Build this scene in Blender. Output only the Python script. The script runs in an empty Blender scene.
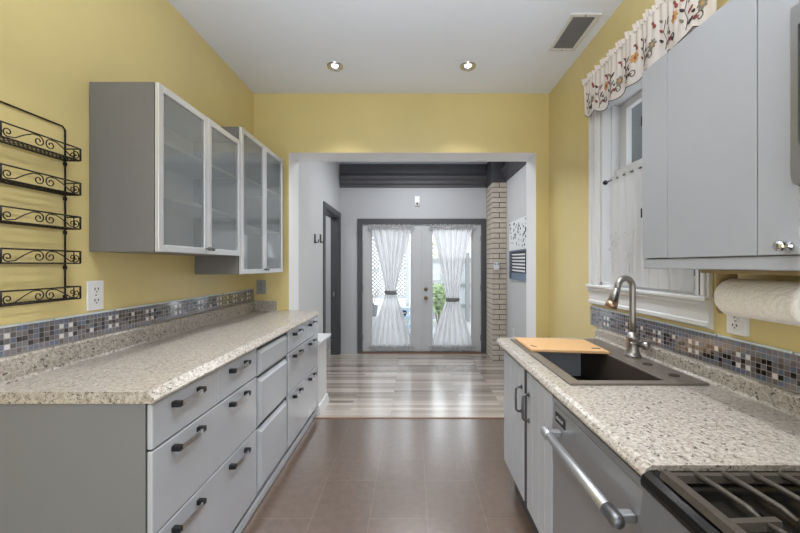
import bpy, bmesh, math, random
from mathutils import Vector, Matrix
random.seed(7)
PI = math.pi
SC = bpy.context.scene
COL = SC.collection

# ------------------------------------------------------------------ camera, world, lights, exposure
H = 1.42
cam_d = bpy.data.cameras.new('camera')
cam_d.sensor_width = 36.0
cam_d.lens = 36.0 * 360.0 / 800.0
cam_d.shift_x = -12.0 / 800.0
cam_d.shift_y = -1.5 / 800.0
cam_d.clip_start = 0.02
cam = bpy.data.objects.new('camera', cam_d)
COL.objects.link(cam)
cam.location = (0, 0, H)
cam.rotation_euler = (PI / 2, 0, 0)
SC.camera = cam

SC.view_settings.view_transform = 'Standard'
SC.view_settings.look = 'None'
SC.view_settings.gamma = 1.0
SC.view_settings.use_curve_mapping = False
SC.view_settings.exposure = 0.06

world = bpy.data.worlds.new('overcast_sky')
SC.world = world
world.use_nodes = True
wb = world.node_tree.nodes['Background']
wb.inputs[0].default_value = (0.88, 0.94, 1.0, 1)
wb.inputs[1].default_value = 3.0

def add_light(name, typ, loc, energy, rot=(0, 0, 0), color=(1, 1, 1), **kw):
    d = bpy.data.lights.new(name, typ)
    d.energy = energy
    d.color = color
    for k, v in kw.items():
        setattr(d, k, v)
    o = bpy.data.objects.new(name, d)
    COL.objects.link(o)
    o.location = loc
    o.rotation_euler = rot
    return o

# added fill light behind the camera, set at an invented opening
add_light('rear_fill', 'AREA', (-0.1, -1.55, 1.55), 5, (PI / 2, 0, 0), (0.92, 0.965, 1.0), shape='RECTANGLE', size=2.3, size_y=2.3)
# added upward fill without a fixture, brightens the ceiling from above the frame
add_light('ceiling_up_fill', 'AREA', (-0.05, .55, 2.2), 38, (PI, 0, 0), (0.93, 0.97, 1.0), shape='DISK', size=0.35)
# fill light added under the dining room ceiling, no fixture
add_light('dining_fill', 'AREA', (0.1, 4.6, 2.98), 26, (0, 0, 0), (0.96, 0.98, 1.0), shape='DISK', size=0.9)
add_light('hall_fill', 'AREA', (-1.85, 5.2, 2.6), 10, (0, 0, 0), (1, 1, 1), shape='DISK', size=0.5)  # extra light added to brighten the hall, no lamp body
DOWNLIGHT_W = 58.0

# ------------------------------------------------------------------ materials
def lin(c):
    c = c / 255.0
    return c / 12.92 if c <= 0.04045 else ((c + 0.055) / 1.055) ** 2.4
def S(r, g, b):
    return (lin(r), lin(g), lin(b), 1.0)

def setin(b, names, v):
    for n in names:
        if n in b.inputs:
            b.inputs[n].default_value = v
            return

def mat(name, col, rough=0.5, metal=0.0, coat=0.0, spec=None, trans=0.0, emit=None, estr=0.0, noise=None, bump=None, coat_rough=0.05, coat_ior=1.5):
    m = bpy.data.materials.new(name)
    m.use_nodes = True
    nt = m.node_tree
    b = nt.nodes['Principled BSDF']
    b.inputs['Base Color'].default_value = col
    b.inputs['Roughness'].default_value = rough
    b.inputs['Metallic'].default_value = metal
    if coat:
        setin(b, ['Coat Weight'], coat)
        setin(b, ['Coat Roughness'], coat_rough)
        setin(b, ['Coat IOR'], coat_ior)
    if spec is not None:
        setin(b, ['Specular IOR Level'], spec)
    if trans:
        setin(b, ['Transmission Weight'], trans)
    if emit:
        setin(b, ['Emission Color'], emit)
        setin(b, ['Emission Strength'], estr)
    tc = None
    if noise or bump:
        tc = nt.nodes.new('ShaderNodeTexCoord')
    if noise:                       # (scale, amount[, stretch])
        n = nt.nodes.new('ShaderNodeTexNoise')
        n.inputs['Scale'].default_value = noise[0]
        n.inputs['Detail'].default_value = 4
        src = tc.outputs['Object']
        if len(noise) > 2:
            mp = nt.nodes.new('ShaderNodeMapping')
            mp.inputs['Scale'].default_value = noise[2]
            nt.links.new(src, mp.inputs[0])
            src = mp.outputs[0]
        nt.links.new(src, n.inputs['Vector'])
        mr = nt.nodes.new('ShaderNodeMapRange')
        mr.inputs['From Min'].default_value = 0.25
        mr.inputs['From Max'].default_value = 0.75
        mr.inputs['To Min'].default_value = 1 - noise[1]
        mr.inputs['To Max'].default_value = 1 + noise[1]
        nt.links.new(n.outputs['Fac'], mr.inputs['Value'])
        mx = nt.nodes.new('ShaderNodeMix')
        mx.data_type = 'RGBA'
        mx.blend_type = 'MULTIPLY'
        mx.inputs[0].default_value = 1.0
        mx.inputs[6].default_value = col
        nt.links.new(mr.outputs[0], mx.inputs[7])
        nt.links.new(mx.outputs[2], b.inputs['Base Color'])
    if bump:                        # (scale, strength)
        n2 = nt.nodes.new('ShaderNodeTexNoise')
        n2.inputs['Scale'].default_value = bump[0]
        n2.inputs['Detail'].default_value = 3
        nt.links.new(tc.outputs['Object'], n2.inputs['Vector'])
        bp = nt.nodes.new('ShaderNodeBump')
        bp.inputs['Strength'].default_value = bump[1]
        bp.inputs['Distance'].default_value = 0.01
        nt.links.new(n2.outputs['Fac'], bp.inputs['Height'])
        nt.links.new(bp.outputs[0], b.inputs['Normal'])
    return m

def ramp(nt, stops, interp='LINEAR'):
    r = nt.nodes.new('ShaderNodeValToRGB')
    r.color_ramp.interpolation = interp
    e = r.color_ramp.elements
    e[0].position, e[0].color = stops[0]
    e[1].position, e[1].color = stops[-1]
    for p, c in stops[1:-1]:
        k = e.new(p)
        k.color = c
    return r

def mixc(nt, fac, a, b):
    mx = nt.nodes.new('ShaderNodeMix')
    mx.data_type = 'RGBA'
    nt.links.new(fac, mx.inputs[0])
    for sock, v in ((6, a), (7, b)):
        if isinstance(v, tuple):
            mx.inputs[sock].default_value = v
        else:
            nt.links.new(v, mx.inputs[sock])
    return mx.outputs[2]

def granite_mat():
    m = bpy.data.materials.new('speckled_laminate')
    m.use_nodes = True
    nt = m.node_tree
    b = nt.nodes['Principled BSDF']
    tc = nt.nodes.new('ShaderNodeTexCoord')
    def noise(scale, detail, rough=0.6, dist=0.0, stretch=(1, 1, 1), off=0.0):
        mp = nt.nodes.new('ShaderNodeMapping')
        mp.inputs['Scale'].default_value = stretch
        mp.inputs['Location'].default_value = (off, off * 0.7, off * 1.3)
        nt.links.new(tc.outputs['Object'], mp.inputs[0])
        n = nt.nodes.new('ShaderNodeTexNoise')
        n.inputs['Scale'].default_value = scale
        n.inputs['Detail'].default_value = detail
        n.inputs['Roughness'].default_value = rough
        n.inputs['Distortion'].default_value = dist
        nt.links.new(mp.outputs[0], n.inputs['Vector'])
        return n.outputs['Fac']
    base = ramp(nt, [(0.30, S(112, 102, 93)), (0.44, S(158, 149, 139)), (0.55, S(181, 174, 165)), (0.7, S(205, 200, 193))])
    nt.links.new(noise(80, 6, 0.72, 0.6), base.inputs[0])
    tan = ramp(nt, [(0.56, (0, 0, 0, 1)), (0.66, (1, 1, 1, 1))])
    nt.links.new(noise(60, 5, 0.65, 1.0, off=3.1), tan.inputs[0])
    c1 = mixc(nt, tan.outputs[0], base.outputs[0], S(146, 134, 120))
    drk = ramp(nt, [(0.585, (0, 0, 0, 1)), (0.625, (1, 1, 1, 1))])
    nt.links.new(noise(105, 4, 0.6, 0.8, off=9.0, stretch=(1, 0.65, 1)), drk.inputs[0])
    c2 = mixc(nt, drk.outputs[0], c1, S(70, 62, 56))
    nt.links.new(c2, b.inputs['Base Color'])
    b.inputs['Roughness'].default_value = 0.28
    return m

def brick_mat(name, ca, cb, cm, w, h, mortar, offset, swap, rough=0.3, loc=(0, 0, 0), noise=(30, 0.12, (1, 1, 1)), bias=0.0, freq=2, bump=0.15, coat=0.0, grain=0.0):
    m = bpy.data.materials.new(name)
    m.use_nodes = True
    nt = m.node_tree
    b = nt.nodes['Principled BSDF']
    tc = nt.nodes.new('ShaderNodeTexCoord')
    mp = nt.nodes.new('ShaderNodeMapping')
    mp.inputs['Location'].default_value = loc
    if swap:
        mp.inputs['Rotation'].default_value = (0, 0, -PI / 2)
    nt.links.new(tc.outputs['Object'], mp.inputs[0])
    br = nt.nodes.new('ShaderNodeTexBrick')
    br.offset = offset
    br.offset_frequency = freq
    br.inputs['Color1'].default_value = ca
    br.inputs['Color2'].default_value = cb
    br.inputs['Mortar'].default_value = cm
    br.inputs['Scale'].default_value = 1.0
    br.inputs['Mortar Size'].default_value = mortar
    br.inputs['Mortar Smooth'].default_value = 0.1
    br.inputs['Bias'].default_value = bias
    br.inputs['Brick Width'].default_value = w
    br.inputs['Row Height'].default_value = h
    nt.links.new(mp.outputs[0], br.inputs['Vector'])
    mp2 = nt.nodes.new('ShaderNodeMapping')
    mp2.inputs['Scale'].default_value = noise[2]
    nt.links.new(tc.outputs['Object'], mp2.inputs[0])
    n = nt.nodes.new('ShaderNodeTexNoise')
    n.inputs['Scale'].default_value = noise[0]
    n.inputs['Detail'].default_value = 6
    n.inputs['Roughness'].default_value = 0.65
    nt.links.new(mp2.outputs[0], n.inputs['Vector'])
    mr = nt.nodes.new('ShaderNodeMapRange')
    mr.inputs['From Min'].default_value = 0.25
    mr.inputs['From Max'].default_value = 0.75
    mr.inputs['To Min'].default_value = 1 - noise[1]
    mr.inputs['To Max'].default_value = 1 + noise[1]
    nt.links.new(n.outputs['Fac'], mr.inputs['Value'])
    mx = nt.nodes.new('ShaderNodeMix')
    mx.data_type = 'RGBA'
    mx.blend_type = 'MULTIPLY'
    mx.inputs[0].default_value = 1
    nt.links.new(br.outputs['Color'], mx.inputs[6])
    nt.links.new(mr.outputs[0], mx.inputs[7])
    nt.links.new(mx.outputs[2], b.inputs['Base Color'])
    b.inputs['Roughness'].default_value = rough
    if coat:
        setin(b, ['Coat Weight'], coat); setin(b, ['Coat Roughness'], 0.22); setin(b, ['Coat IOR'], 2.3)
    if bump:
        bp = nt.nodes.new('ShaderNodeBump')
        bp.inputs['Strength'].default_value = bump
        bp.inputs['Distance'].default_value = 0.003
        bp.invert = True
        nt.links.new(br.outputs['Fac'], bp.inputs['Height'])
        last = bp.outputs[0]
        if grain:
            n3 = nt.nodes.new('ShaderNodeTexNoise'); n3.inputs['Scale'].default_value = 55; n3.inputs['Detail'].default_value = 5
            nt.links.new(tc.outputs['Object'], n3.inputs['Vector'])
            bp2 = nt.nodes.new('ShaderNodeBump'); bp2.inputs['Strength'].default_value = grain; bp2.inputs['Distance'].default_value = 0.004
            nt.links.new(n3.outputs['Fac'], bp2.inputs['Height'])
            nt.links.new(last, bp2.inputs['Normal'])
            last = bp2.outputs[0]
            if coat:
                nt.links.new(last, b.inputs['Coat Normal'])
        nt.links.new(last, b.inputs['Normal'])
    return m

def clear_glass_mat(name, gloss=0.06, tint=(0.97, 0.98, 0.98, 1)):
    m = bpy.data.materials.new(name)
    m.use_nodes = True
    nt = m.node_tree
    for n in list(nt.nodes):
        if n.type == 'BSDF_PRINCIPLED':
            nt.nodes.remove(n)
    out = [n for n in nt.nodes if n.type == 'OUTPUT_MATERIAL'][0]
    t = nt.nodes.new('ShaderNodeBsdfTransparent')
    t.inputs[0].default_value = tint
    g = nt.nodes.new('ShaderNodeBsdfGlossy')
    g.inputs['Roughness'].default_value = 0.02
    mx = nt.nodes.new('ShaderNodeMixShader')
    mx.inputs[0].default_value = gloss
    nt.links.new(t.outputs[0], mx.inputs[1])
    nt.links.new(g.outputs[0], mx.inputs[2])
    nt.links.new(mx.outputs[0], out.inputs[0])
    return m

def frosted_mat(name):
    m = bpy.data.materials.new(name)
    m.use_nodes = True
    nt = m.node_tree
    for n in list(nt.nodes):
        if n.type == 'BSDF_PRINCIPLED':
            nt.nodes.remove(n)
    out = [n for n in nt.nodes if n.type == 'OUTPUT_MATERIAL'][0]
    tc = nt.nodes.new('ShaderNodeTexCoord')
    nz = nt.nodes.new('ShaderNodeTexNoise'); nz.inputs['Scale'].default_value = 3.0
    nt.links.new(tc.outputs['Object'], nz.inputs['Vector'])
    cr = ramp(nt, [(0.3, S(188, 195, 199)), (0.7, S(196, 203, 207))])
    nt.links.new(nz.outputs['Fac'], cr.inputs[0])
    d = nt.nodes.new('ShaderNodeBsdfDiffuse'); nt.links.new(cr.outputs[0], d.inputs[0])
    t = nt.nodes.new('ShaderNodeBsdfTransparent'); t.inputs[0].default_value = (0.93, 0.97, 0.98, 1)
    a = nt.nodes.new('ShaderNodeMixShader'); a.inputs[0].default_value = 0.70
    nt.links.new(d.outputs[0], a.inputs[1]); nt.links.new(t.outputs[0], a.inputs[2])
    g = nt.nodes.new('ShaderNodeBsdfGlossy'); g.inputs['Roughness'].default_value = 0.06
    fr = nt.nodes.new('ShaderNodeFresnel'); fr.inputs[0].default_value = 1.7
    b = nt.nodes.new('ShaderNodeMixShader')
    nt.links.new(fr.outputs[0], b.inputs[0]); nt.links.new(a.outputs[0], b.inputs[1]); nt.links.new(g.outputs[0], b.inputs[2])
    nt.links.new(b.outputs[0], out.inputs[0])
    return m

def sheer_mat(name, col, alpha_through=0.25, transl=0.5, weave=900):
    m = bpy.data.materials.new(name)
    m.use_nodes = True
    nt = m.node_tree
    for n in list(nt.nodes):
        if n.type == 'BSDF_PRINCIPLED':
            nt.nodes.remove(n)
    out = [n for n in nt.nodes if n.type == 'OUTPUT_MATERIAL'][0]
    d = nt.nodes.new('ShaderNodeBsdfDiffuse'); d.inputs[0].default_value = col
    tr = nt.nodes.new('ShaderNodeBsdfTranslucent'); tr.inputs[0].default_value = col
    tp = nt.nodes.new('ShaderNodeBsdfTransparent')
    a = nt.nodes.new('ShaderNodeMixShader'); a.inputs[0].default_value = transl
    nt.links.new(d.outputs[0], a.inputs[1]); nt.links.new(tr.outputs[0], a.inputs[2])
    b = nt.nodes.new('ShaderNodeMixShader'); b.inputs[0].default_value = alpha_through
    nt.links.new(a.outputs[0], b.inputs[1]); nt.links.new(tp.outputs[0], b.inputs[2])
    nt.links.new(b.outputs[0], out.inputs[0])
    return m

M = {}
M['yellow'] = mat('yellow_paint', S(213, 195, 136), 0.28, noise=(2.2, 0.05), bump=(14, 0.05), spec=0.5)
M['ceiling'] = mat('ceiling_paint', S(230, 236, 250), 0.6, noise=(1.5, 0.02))
M['white_wall'] = mat('pale_grey_paint', S(200, 201, 202), 0.55, noise=(3, 0.015))
M['jamb_white_lit'] = mat('white_jamb_lit', S(238, 238, 240), 0.45, noise=(3, 0.01))  # wall white raised: floor bounce on the soffit put into the colour
M['grey_wall'] = mat('grey_paint', S(186, 187, 190), 0.55, noise=(3, 0.015))
M['white_trim'] = mat('white_gloss_paint', S(216, 217, 219), 0.35, noise=(5, 0.02))
M['charcoal'] = mat('charcoal_paint', S(74, 75, 78), 0.45, noise=(6, 0.04))
M['black_trim'] = mat('dark_crown_paint', S(80, 80, 84), 0.45, noise=(6, 0.05))
M['granite'] = granite_mat()
M['cab_grey'] = mat('grey_cabinet_paint', S(174, 177, 184), 0.32, noise=(4, 0.02), coat=0.25)
M['cab_front'] = mat('grey_drawer_lacquer', S(174, 177, 184), 0.2, noise=(3, 0.02), coat=0.6, coat_rough=0.1)
M['cab_side_shaded'] = mat('grey_panel_shaded', S(118, 119, 122), 0.42, noise=(4, 0.02))  # drawer grey darkened: shade on the end panel put into the colour
M['wall_cab_shaded'] = mat('warm_laminate_shaded', S(112, 110, 109), 0.42, noise=(12, 0.03, (6, 6, 1)))  # laminate darkened, carries the shade of the camera-facing sides
M['cab_dark'] = mat('dark_cabinet_gap', S(60, 60, 62), 0.6, noise=(8, 0.05))  # dark tone stands in for gap shade; also colours plinth and tub
M['upper_grey'] = mat('pale_grey_door_paint', S(158, 160, 165), 0.36, noise=(4, 0.015))
M['alu'] = mat('brushed_aluminium', S(208, 209, 212), 0.38, 0.55, noise=(40, 0.03, (1, 1, 8)))
M['frost'] = frosted_mat('frosted_glass')
M['cab_inside'] = mat('cabinet_interior', S(236, 236, 236), 0.5, noise=(6, 0.02))
M['chrome'] = mat('polished_chrome', S(205, 205, 208), 0.14, 1.0, noise=(20, 0.03))
M['nickel'] = mat('brushed_nickel', S(164, 160, 156), 0.38, 1.0, noise=(60, 0.05, (1, 1, 6)))
M['tip_glint'] = mat('nickel_tip_warm_glint', S(168, 142, 120), 0.34, 1.0, noise=(40, 0.05))  # warm reflection on the nickel tip, painted as its metal colour
M['steel'] = mat('stainless_steel', S(176, 178, 181), 0.3, 0.9, noise=(30, 0.04, (1, 12, 1)))
M['steel_dark'] = mat('dark_stainless', S(168, 169, 172), 0.4, 0.75, noise=(30, 0.04, (1, 12, 1)))
M['black_metal'] = mat('black_metal', S(30, 29, 30), 0.4, 0.4, noise=(30, 0.08))
M['rack'] = mat('dark_bronze_wire', S(40, 32, 27), 0.45, 0.5, noise=(40, 0.1))
M['gun'] = mat('gunmetal', S(104, 105, 108), 0.32, 0.8, noise=(30, 0.05))
M['black_gloss'] = mat('black_enamel', S(16, 15, 14), 0.2, spec=0.25, noise=(12, 0.1))
M['iron'] = mat('cast_iron_grate', S(74, 68, 61), 0.5, 0.3, noise=(80, 0.12), bump=(180, 0.15))
M['black'] = mat('black_plastic', S(24, 24, 25), 0.5, noise=(20, 0.05))
M['sink'] = mat('dark_composite', S(56, 48, 41), 0.62, noise=(300, 0.14))
M['sink_rim'] = mat('composite_rim', S(104, 97, 89), 0.36, noise=(300, 0.12))
M['board'] = mat('bamboo_board', S(210, 168, 120), 0.42, noise=(9, 0.1, (2, 26, 6)))
M['paper'] = mat('paper_towel', S(246, 241, 238), 0.9, noise=(40, 0.02), bump=(70, 0.5))
M['wood_tan'] = mat('tan_wood', S(158, 136, 92), 0.5, noise=(10, 0.12, (10, 2, 10)))
M['white_plastic'] = mat('white_plastic', S(226, 226, 228), 0.35, noise=(10, 0.01))
M['grey_plastic'] = mat('grey_plastic', S(150, 151, 150), 0.4, noise=(10, 0.02))
M['t_grey'] = mat('tile_grey', S(112, 107, 112), 0.1, noise=(60, 0.14), coat=1.0, coat_ior=1.8)
M['t_blue_sheen'] = mat('tile_blue_sheen', S(98, 106, 126), 0.1, noise=(60, 0.14), coat=1.0, coat_ior=1.8)  # grey tile tinted blue, daylight reflection put into the colour
M['t_brown'] = mat('tile_taupe', S(94, 84, 84), 0.12, noise=(60, 0.14), coat=1.0, coat_ior=1.8)
M['t_black'] = mat('tile_black', S(40, 33, 34), 0.1, noise=(60, 0.1), coat=1.0, coat_ior=1.8)
M['t_white'] = mat('tile_white', S(218, 214, 212), 0.12, noise=(60, 0.04), coat=1.0, coat_ior=1.8)
M['grout'] = mat('tile_grout', S(150, 147, 146), 0.8, noise=(60, 0.05))
M['pencil'] = mat('pale_blue_glass_trim', S(208, 220, 228), 0.1, noise=(20, 0.04), coat=0.8)
M['tile_floor'] = brick_mat('brown_floor_tile', S(97, 79, 66), S(90, 73, 61), S(110, 92, 79), 0.62, 0.324, 0.0026, 0.577, True, 0.3,
                            (0.105, 0.0859, 0), (22, 0.22, (1, 1, 1)), coat=1.0, grain=0.12)
M['plank'] = brick_mat('greyed_oak_planks', S(196, 185, 174), S(128, 116, 106), S(112, 102, 94), 1.1, 0.062, 0.0012, 0.37, False, 0.17,
                       (0.2, 0.01, 0), (16, 0.2, (1.2, 14, 1)), freq=3, bump=0.05, coat=0.7)
M['threshold'] = mat('reddish_wood_strip', S(122, 92, 74), 0.4, noise=(10, 0.1, (1, 8, 8)))
M['brick'] = mat('cream_brick', S(192, 183, 169), 0.7, noise=(14, 0.1), bump=(60, 0.3))
M['mortar'] = mat('dark_mortar', S(104, 96, 89), 0.85, noise=(30, 0.1))
M['glass'] = clear_glass_mat('window_glass')
M['clear'] = clear_glass_mat('clear_inner_face', 0.0)
M['dark_glass'] = mat('dark_microwave_glass', S(20, 21, 23), 0.08, noise=(10, 0.05))
M['sheer'] = sheer_mat('sheer_white_fabric', (0.76, 0.76, 0.77, 1), 0.10, 0.36)
M['ruffle'] = sheer_mat('gathered_fabric_shaded', (0.62, 0.62, 0.63, 1), 0.05, 0.35)  # greyer than the panel: missing backlight over the door rail is coloured in
M['tie'] = mat('grey_tie_fabric', S(122, 122, 124), 0.8, noise=(60, 0.1))
M['cafe'] = sheer_mat('cafe_curtain_fabric', (0.80, 0.80, 0.81, 1), 0.08, 0.45)
M['valance'] = sheer_mat('cream_valance_fabric', (0.86, 0.80, 0.77, 1), 0.0, 0.3)
M['e_dark'] = mat('dark_embroidery', S(52, 44, 44), 0.8, noise=(80, 0.1))
M['e_red'] = mat('red_embroidery', S(140, 72, 64), 0.8, noise=(80, 0.1))
M['e_gold'] = mat('gold_embroidery', S(196, 146, 88), 0.8, noise=(80, 0.1))
M['e_sage'] = mat('sage_embroidery', S(134, 128, 112), 0.8, noise=(80, 0.1))
M['e_grey'] = mat('pale_grey_embroidery', S(200, 200, 200), 0.8, noise=(80, 0.1))
M['lamp_glow'] = mat('lamp_glow', S(255, 250, 240), 0.4, emit=(1.0, 0.95, 0.88, 1), estr=8.0)
M['vent_grey'] = mat('vent_louver_grey', S(112, 112, 116), 0.5, noise=(10, 0.03))
M['art_white'] = mat('art_white', S(230, 232, 234), 0.6, noise=(6, 0.02))
M['art_blue'] = mat('art_slate_blue', S(104, 122, 146), 0.5, noise=(9, 0.12))
M['art_dark'] = mat('art_dark_ink', S(34, 36, 44), 0.6, noise=(9, 0.1))
M['door_paint'] = mat('pale_grey_door', S(192, 193, 195), 0.4, noise=(5, 0.015))
M['siding'] = mat('dark_siding', S(44, 47, 47), 0.7, noise=(3, 0.08))
M['patio'] = mat('pale_patio_concrete', S(186, 187, 186), 0.8, noise=(2, 0.05))
M['vinyl'] = mat('white_vinyl', S(204, 207, 208), 0.5, noise=(2, 0.02))
M['leaf'] = mat('shrub_leaf', S(178, 196, 150), 0.6, noise=(6, 0.2))
M['stem'] = mat('shrub_stem', S(150, 140, 126), 0.8, noise=(20, 0.1))
M['deck_blue'] = mat('pale_blue_steps', S(196, 216, 228), 0.5, noise=(4, 0.05))
M['pot'] = mat('dark_plant_pot', S(130, 134, 138), 0.6, noise=(10, 0.05))
M['sign_blue'] = mat('blue_shield_print', S(38, 66, 120), 0.4, noise=(20, 0.03))
M['brass'] = mat('aged_brass', S(150, 128, 92), 0.3, 1.0, noise=(30, 0.06))

# ------------------------------------------------------------------ mesh helpers
class MB:
    def __init__(self):
        self.bm = bmesh.new()
    def _mi(self, geom_faces, mi):
        for f in geom_faces:
            f.material_index = mi
    def box(self, x0, x1, y0, y1, z0, z1, mi=0, bevel=0.0, seg=2):
        bm = self.bm
        xs, ys, zs = sorted((x0, x1)), sorted((y0, y1)), sorted((z0, z1))
        v = [bm.verts.new((x, y, z)) for x in xs for y in ys for z in zs]
        idx = [(0, 1, 3, 2), (4, 6, 7, 5), (0, 4, 5, 1), (2, 3, 7, 6), (0, 2, 6, 4), (1, 5, 7, 3)]
        fs = [bm.faces.new([v[i] for i in q]) for q in idx]
        self._mi(fs, mi)
        if bevel > 0:
            es = list({e for f in fs for e in f.edges})
            r = bmesh.ops.bevel(bm, geom=es, offset=bevel, segments=seg, profile=0.5, affect='EDGES')
            self._mi(r['faces'], mi)
        return self
    def hexa(self, pts, mi=0):
        """eight corners: bottom ring of four, then top ring of four"""
        v = [self.bm.verts.new(p) for p in pts]
        fs = [self.bm.faces.new([v[i] for i in q]) for q in ((3, 2, 1, 0), (4, 5, 6, 7), (0, 1, 5, 4), (1, 2, 6, 5), (2, 3, 7, 6), (3, 0, 4, 7))]
        self._mi(fs, mi)
        return self
    def prism(self, poly, axis, a0, a1, mi=0):
        """poly: 2-D outline; axis 'x': (y,z); 'y': (x,z); 'z': (x,y)"""
        def p3(p, a):
            return {'x': (a, p[0], p[1]), 'y': (p[0], a, p[1]), 'z': (p[0], p[1], a)}[axis]
        bm = self.bm
        A = [bm.verts.new(p3(p, a0)) for p in poly]
        B = [bm.verts.new(p3(p, a1)) for p in poly]
        n = len(poly)
        fs = [bm.faces.new(A), bm.faces.new(list(reversed(B)))]
        for i in range(n):
            j = (i + 1) % n
            fs.append(bm.faces.new([A[j], A[i], B[i], B[j]]))
        self._mi(fs, mi)
        return self
    def tube(self, pts, r, n=8, mi=0, closed=False, flat=None):
        """sweep a ring of n points along pts; r number or list; flat=(su, sv) squashes the ring"""
        bm = self.bm
        P = [Vector(p) for p in pts]
        m = len(P)
        R = r if isinstance(r, (list, tuple)) else [r] * m
        rings = []
        up = None
        for i in range(m):
            if closed:
                t = (P[(i + 1) % m] - P[i - 1]).normalized()
            else:
                t = (P[min(i + 1, m - 1)] - P[max(i - 1, 0)]).normalized()
            if up is None:
                up = Vector((0, 0, 1)) if abs(t.z) < 0.9 else Vector((1, 0, 0))
            u = (up - t * up.dot(t))
            if u.length < 1e-6:
                u = t.orthogonal()
            u.normalize()
            up = u
            w = t.cross(u)
            su, sv = flat if flat else (1, 1)
            rings.append([bm.verts.new(P[i] + (u * math.cos(a) * su + w * math.sin(a) * sv) * R[i]) for a in [2 * PI * k / n for k in range(n)]])
        fs = []
        for i in range(m if closed else m - 1):
            a, b = rings[i], rings[(i + 1) % m]
            for k in range(n):
                l = (k + 1) % n
                fs.append(bm.faces.new([a[k], a[l], b[l], b[k]]))
        if not closed:
            fs.append(bm.faces.new(list(reversed(rings[0]))))
            fs.append(bm.faces.new(rings[-1]))
        for f in fs:
            f.smooth = True
        self._mi(fs, mi)
        return self
    def lathe(self, prof, o, axis='z', n=24, mi=0, smooth=True):
        """prof: list of (radius, height) revolved about axis through o"""
        bm = self.bm
        ax = {'x': Vector((1, 0, 0)), 'y': Vector((0, 1, 0)), 'z': Vector((0, 0, 1))}[axis] if isinstance(axis, str) else Vector(axis).normalized()
        u = ax.orthogonal().normalized()
        w = ax.cross(u)
        O = Vector(o)
        rings = []
        for r, h in prof:
            if r < 1e-5:
                rings.append([bm.verts.new(O + ax * h)])
            else:
                rings.append([bm.verts.new(O + ax * h + (u * math.cos(2 * PI * k / n) + w * math.sin(2 * PI * k / n)) * r) for k in range(n)])
        fs = []
        for a, b in zip(rings, rings[1:]):
            for k in range(n):
                l = (k + 1) % n
                if len(a) == 1 and len(b) == 1:
                    continue
                if len(a) == 1:
                    fs.append(bm.faces.new([a[0], b[k], b[l]]))
                elif len(b) == 1:
                    fs.append(bm.faces.new([a[k], b[0], a[l]]))
                else:
                    fs.append(bm.faces.new([a[k], b[k], b[l], a[l]]))
        if len(rings[0]) > 1:
            fs.append(bm.faces.new(rings[0]))
        if len(rings[-1]) > 1:
            fs.append(bm.faces.new(list(reversed(rings[-1]))))
        if smooth:
            for f in fs:
                f.smooth = True
        self._mi(fs, mi)
        return self
    def grid(self, fn, nu, nv, mi=0, smooth=True):
        bm = self.bm
        V = [[bm.verts.new(fn(i / nu, j / nv)) for j in range(nv + 1)] for i in range(nu + 1)]
        for i in range(nu):
            for j in range(nv):
                f = bm.faces.new([V[i][j], V[i + 1][j], V[i + 1][j + 1], V[i][j + 1]])
                f.smooth = smooth
                f.material_index = mi
        return self
    def poly(self, pts, mi=0):
        f = self.bm.faces.new([self.bm.verts.new(p) for p in pts])
        f.material_index = mi
        return self
    def build(self, name, mats, parent=None, loc=None, normals=True):
        bm = self.bm
        if normals:
            bmesh.ops.recalc_face_normals(bm, faces=bm.faces)
        if parent is not None:
            off = Vector((0, 0, 0))
            p = parent
            while p is not None:
                off += p.location
                p = p.parent
        elif loc is not None:
            off = Vector(loc)
        else:
            off = Vector((0, 0, 0))
        for v in bm.verts:
            v.co -= off
        me = bpy.data.meshes.new(name)
        bm.to_mesh(me)
        bm.free()
        for m in (mats if isinstance(mats, (list, tuple)) else [mats]):
            me.materials.append(M[m])
        o = bpy.data.objects.new(name, me)
        COL.objects.link(o)
        if parent is not None:
            o.parent = parent
        elif loc is not None:
            o.location = loc
        return o

def tag(o, label, cat, group=None):
    o['label'] = label
    o['category'] = cat
    if group:
        o['group'] = group
    return o
def thing(name, loc, label, cat, group=None):
    o = bpy.data.objects.new(name, None)
    o.empty_display_size = 0.05
    COL.objects.link(o)
    o.location = loc
    return tag(o, label, cat, group)
def struct(o):
    o['kind'] = 'structure'
    return o
def struct_root(name, loc):
    o = bpy.data.objects.new(name, None)
    COL.objects.link(o)
    o.location = loc
    return struct(o)

# ------------------------------------------------------------------ the room shell
XL, XR, ZC, YB = -1.495, 1.295, 3.04, 3.40
YR = -1.7
YD = 5.80                      # dining room's far wall
JL, JR, JZ = -1.162, 1.171, 2.48
YJ = 3.69
DXR = 1.407
FX0 = 3.32                     # floor seam

b = MB(); b.box(XL - .12, XR + .2, YR - .12, FX0, -.05, 0); struct(b.build('floor', 'tile_floor'))
b = MB(); b.box(JL - 1.3, DXR + .12, FX0 + .03, YD + .5, -.05, 0); struct(b.build('floor_dining', 'plank'))
b = MB(); b.box(JL + .25, 1.25, FX0 + .002, FX0 + .030, -.04, .005, bevel=.002); struct(b.build('trim_1', 'threshold'))
b = MB(); b.box(XL - .12, XR + .2, YR - .12, YB + .001, ZC, ZC + .1); struct(b.build('ceiling', 'ceiling'))
b = MB(); b.box(JL - 1.3, DXR + .12, YB + .002, YD + .6, ZC, ZC + .1); struct(b.build('ceiling_dining', 'ceiling'))
b = MB(); b.box(XL - .12, XL, YR - .12, YB + .1, 0, ZC); struct(b.build('wall_left', 'yellow'))
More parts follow.
